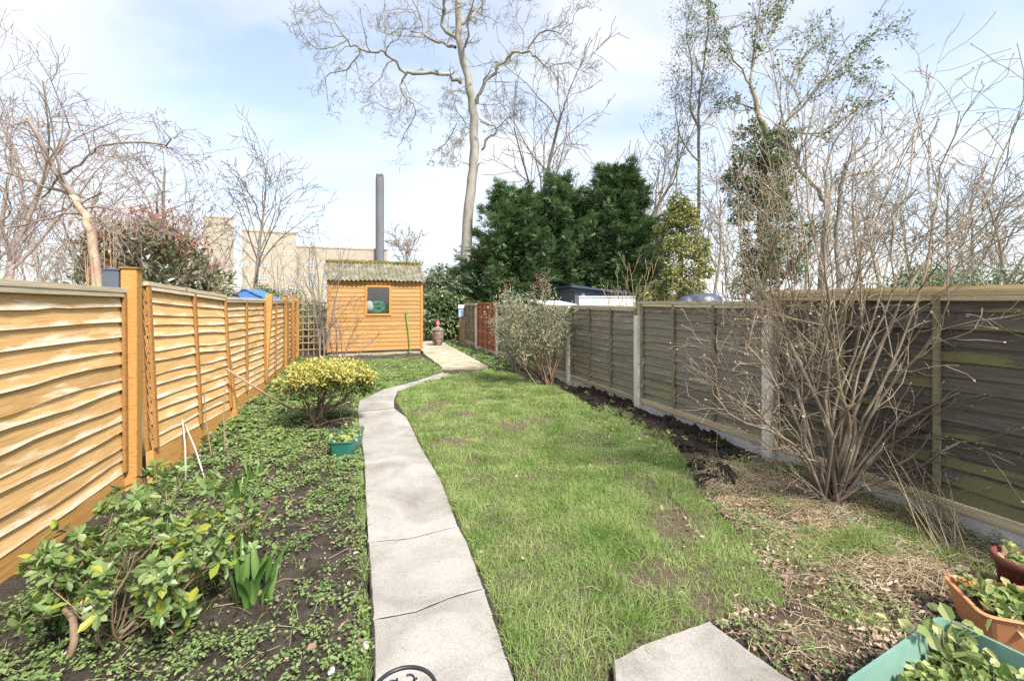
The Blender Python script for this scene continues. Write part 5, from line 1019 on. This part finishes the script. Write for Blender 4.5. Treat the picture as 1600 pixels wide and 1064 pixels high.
BED = [uv(.4, -1.55), uv(6.1, -1.30), uv(8, -1.15), uv(12.1, -1.1), uv(12.1, -.3)] + gpl([(515,572),(552,600),(556,650),(566,720),(574,850),(581,1064)]) + [(-.47, 1.2)]
RB = [uv(2.2, 3.58), uv(15.0, 3.58), uv(15.0, 3.08), uv(9.0, 2.85)] + gpl([(800,585),(880,614),(990,655),(1085,735),(1165,850),(1225,950),(1110,975),(1230,1064),(1400,1064)])
FARR = [uv(8.9, 2.84), uv(15.5, 3.08), uv(15.5, 3.58), uv(8.0, 3.58)]
x, y = scatter(90000, RB, g, lambda x, y: keep_far(x, y)*np.clip(2.2*vn(x, y, .35, 17) - .9, 0, .8)); k = ~pathzone(x, y)
for Pm in MUL: k &= ~inpoly(x, y, Pm)
grass('border_grass', x[k], y[k], g, .85, 'scattered grass tufts along the right fence border')
x, y = scatter(60000, BED, g, lambda x, y: keep_far(x, y)*np.clip(2.4*vn(x, y, .3, 18) - 1.35, 0, .5)); grass('bed_grass', x, y, g, .8, 'thin grass tufts in the left flower bed')
x, y = scatter(130000, LITTER, g, lambda x, y: keep_far(x, y)*np.clip(2.4*vn(x, y, .26, 28) - .75, .03, .85)*np.clip((2.9 - .35*(x - 1.2) - x*.35 + .5*vn(x, y, .3, 30) - .9*(y > 2.9))/1.6, .06, 1)); grass('corner_grass', x, y, g, .9, 'patchy grass among the fallen leaves in the right front corner')
ex = []; ey = []
for i in range(len(PATHP)):
    a_, b_ = np.array(PATHP[i-1]), np.array(PATHP[i]); ab = b_ - a_; l_ = np.hypot(*ab)
    if i == 0 or l_ < .01: continue
    k = int(l_*1500*min(1, (3.0/a_[1])**.8)); t = g.random(k)[:, None]; nn_ = np.array([ab[1], -ab[0]])/l_; sgn = 1 if not inpoly(*[np.array([v]) for v in ((a_ + b_)/2 + nn_*.03)], PATHP)[0] else -1
    q = a_ + ab*t + nn_*sgn*np.abs(g.normal(.004, .028, (k, 1))); kk_ = g.random(k) < np.clip(2.2*vn(q[:, 0], q[:, 1], .14, 35) - .45, .05, 1); ex.append(q[kk_, 0]); ey.append(q[kk_, 1])
grass('edge_grass', np.concatenate(ex), np.concatenate(ey), g, .9, 'ragged grass creeping over the path edges')
# low leafy weeds: leaves in sprigs
def weeds(name, P, n, g, dens, size, lab, m, hmax=.07):
    x, y = scatter(n, P, g, dens); k = ~pathzone(x, y); x, y = x[k], y[k]; r = 6; n = len(x); a = g.uniform(0, 6.28, (n, 1)) + np.arange(r)*1.05 + g.normal(0, .3, (n, r)); hh = (g.random((n, 1))*.7 + .3*g.random((n, r)))*hmax*(.3 + vn(x, y, .25, 19))[:, None]; z = gz(x, y)[:, None] + .004 + hh
    rr = g.uniform(.002, .02, (n, r)); px_ = x[:, None] + rr*np.cos(a); py_ = y[:, None] + rr*np.sin(a); Pn = np.stack([px_, py_, z], -1).reshape(-1, 3)
    ax = np.stack([np.cos(a), np.sin(a), g.normal(.12, .3, a.shape)], -1).reshape(-1, 3); up = np.tile([0, 0, 1.0], (len(ax), 1)) + g.normal(0, .3, (len(ax), 3)); s = np.repeat(np.clip(y/3.4, .8, 2.2), r)*g.uniform(.55, 1.3, len(ax))*size
    o = link(name, leaf_mesh(name, Pn, ax, up, s, .68, .10, .22), m); tag(o, lab, 'weeds', kind='stuff')
weeds('bed_weeds', BED, 62000, g, lambda x, y: keep_far(x, y)*np.clip(2.6*vn(x, y, .42, 20)*.6 + 1.2*vn(x, y, .14, 21) - .88 + .30*(y < 2.8) + .25*(y < 1.95), 0, .65), .023, 'low leafy weeds covering the left flower bed', M['cover'])
weeds('broad_weeds', BED, 9000, g, lambda x, y: keep_far(x, y)*np.clip(3*vn(x, y, .5, 33) - 1.7, 0, .6), .040, 'clumps of broad leaved weeds in the left bed', M['broadweed'], .10)
weeds('fence_foot_weeds', [uv(.4, -1.55), uv(6.1, -1.30), uv(12, -1.1), uv(12, -.95), uv(6, -.95), uv(.8, -1.0)], 5200, g, lambda x, y: keep_far(x, y)*.8, .034, 'taller weeds along the foot of the orange fence', M['cover'], .13)
weeds('corner_weeds', LITTER, 5200, g, lambda x, y: np.clip(2.4*vn(x, y, .25, 31) - 1.1, 0, .6), .022, 'small weeds among the fallen leaves in the right front corner', M['cover'])
weeds('border_weeds', RB, 9000, g, lambda x, y: keep_far(x, y)*np.clip(2.2*vn(x, y, .3, 22) - 1.15, 0, .5), .026, 'low weeds in the right border', M['cover'])
weeds('back_weeds', FARR, 3800, g, lambda x, y: .55 + 0*x, .03, 'green weeds beside the concrete pad', M['cover'], .12)
weeds('patch_weeds', LAWN2, 3000, g, lambda x, y: .35 + 0*x, .022, 'weeds in the grass patch by the shed', M['cover'])
# fallen leaves
def litter(name, P, n, g, dens, lab, size=.045, lift=.012):
    x, y = scatter(n, P, g, dens); n = len(x); ax = rand_dirs(n, -.35, .45, g); up = np.tile([0, 0, 1.0], (n, 1)) + g.normal(0, .45, (n, 3)); z = gz(x, y) + g.uniform(.004, lift, n)
    o = link(name, leaf_mesh(name, np.stack([x, y, z], 1), ax, up, size*g.uniform(.5, 1.3, n), g.uniform(.4, .85, n), .22, .35, True), M['deadleaf']); tag(o, lab, 'fallen leaves', kind='stuff')
litter('fallen_leaves', LITTER, 17000, g, lambda x, y: np.clip(2.2*vn(x, y, .22, 23) - .6, .08, .85), 'brown fallen leaves in the right front corner', .027, .03)
litter('leaf_bits', LITTER, 9000, g, lambda x, y: .6 + 0*x, 'crumbled leaf bits in the right front corner', .014, .015)
litter('lawn_leaves', LAWN, 2600, g, lambda x, y: np.clip(1.6*vn(x, y, .4, 24) - .4, .02, .8)*(.25 + .75*(x > .9)), 'scattered brown leaves on the lawn', .034, .04)
litter('bed_bits', BED, 9000, g, lambda x, y: keep_far(x, y)*np.clip(1.8*vn(x, y, .2, 29) - .3, .1, .9), 'small broken leaf bits over the left bed', .017, .015)
litter('bed_leaves', BED, 7500, g, lambda x, y: np.clip(1.5*vn(x, y, .3, 25) - .3, .05, .7)*.7, 'scattered brown leaves on the left bed', .034, .02)
litter('border_leaves', RB, 1500, g, lambda x, y: .5 + 0*x, 'scattered brown leaves along the right border', .035, .02)
# straw
def straw(name, P, n, g, dens, lab, ln=(.08, .28), lift=.05):
    x, y = scatter(n, P, g, dens); n = len(x); L = Limbs(1); z = gz(x, y)
    for i in range(n):
        a = g.uniform(0, 6.28); l = g.uniform(*ln); d = np.array([math.cos(a), math.sin(a)])*l*.5; b = g.uniform(0, lift); p = np.array([x[i], y[i]]); sd_ = np.array([-d[1], d[0]])*g.normal(0, .25); z0 = float(z[i])
        L.line([(*(p - d), z0 + .006 + b*.25*g.random()), (*(p + sd_), z0 + .010 + b), (*(p + d), z0 + .006 + b*.5*g.random())], [.0013, .0014, .0009])
    tag(link(name, L.mesh(name, 3), M['straw']), lab, 'straw', kind='stuff')
SZ = gpl([(1085,735),(1180,722),(1290,748),(1420,800),(1590,880),(1560,930),(1420,915),(1300,880),(1190,830),(1120,780)])
straw('dry_straw', SZ, 7500, g, lambda x, y: np.clip(1.8*vn(x, y, .3, 26) - .1, .1, .9), 'tangled dry straw around the big bare shrub')
straw('loose_straw', LITTER, 3200, g, lambda x, y: .6 + 0*x, 'loose straw among the fallen leaves', (.06, .2), .03)
straw('lawn_straw', LAWN, 420, g, lambda x, y: .7 + 0*x, 'a few dry stems lying on the lawn', (.05, .16), .05)
straw('bed_straw', BED, 2200, g, lambda x, y: .6 + 0*x, 'dry stems lying on the left bed', (.05, .2), .03)
# mulch clods
def clods(name, P, n, g, size, lab, dens=None):
    x, y = scatter(n, P, g, dens); n = len(x); z = gz(x, y); t = np.array([(1,0,0),(-1,0,0),(0,1,0),(0,-1,0),(0,0,1),(0,0,-.6)], float); f = np.array([(0,2,4),(2,1,4),(1,3,4),(3,0,4),(2,0,5),(1,2,5),(3,1,5),(0,3,5)])
    s = size*g.gamma(2, .5, n)[:, None, None]; V = np.stack([x, y, z], 1)[:, None, :] + t[None]*s*g.uniform(.5, 1.3, (n, 6, 1)) + g.normal(0, .2, (n, 6, 3))*s; tag(link(name, np_mesh(name, V.reshape(-1, 3), [(f[None] + (np.arange(n)*6)[:, None, None]).reshape(-1, 3)]), M['clod']), lab, 'soil', kind='stuff')
for P, lab in zip(MUL, ('heap of dark mulch below the middle fence panels', 'heap of dark mulch beside the concrete post', 'small dark mulch heap at the lawn edge')): clods('mulch', P, 3600, g, .016, lab)
clods('bed_clods', BED, 26000, g, .0075, 'crumbs of soil on the left bed', lambda x, y: keep_far(x, y)); clods('border_clods', RB, 4500, g, .009, 'crumbs of soil on the right border', lambda x, y: keep_far(x, y))
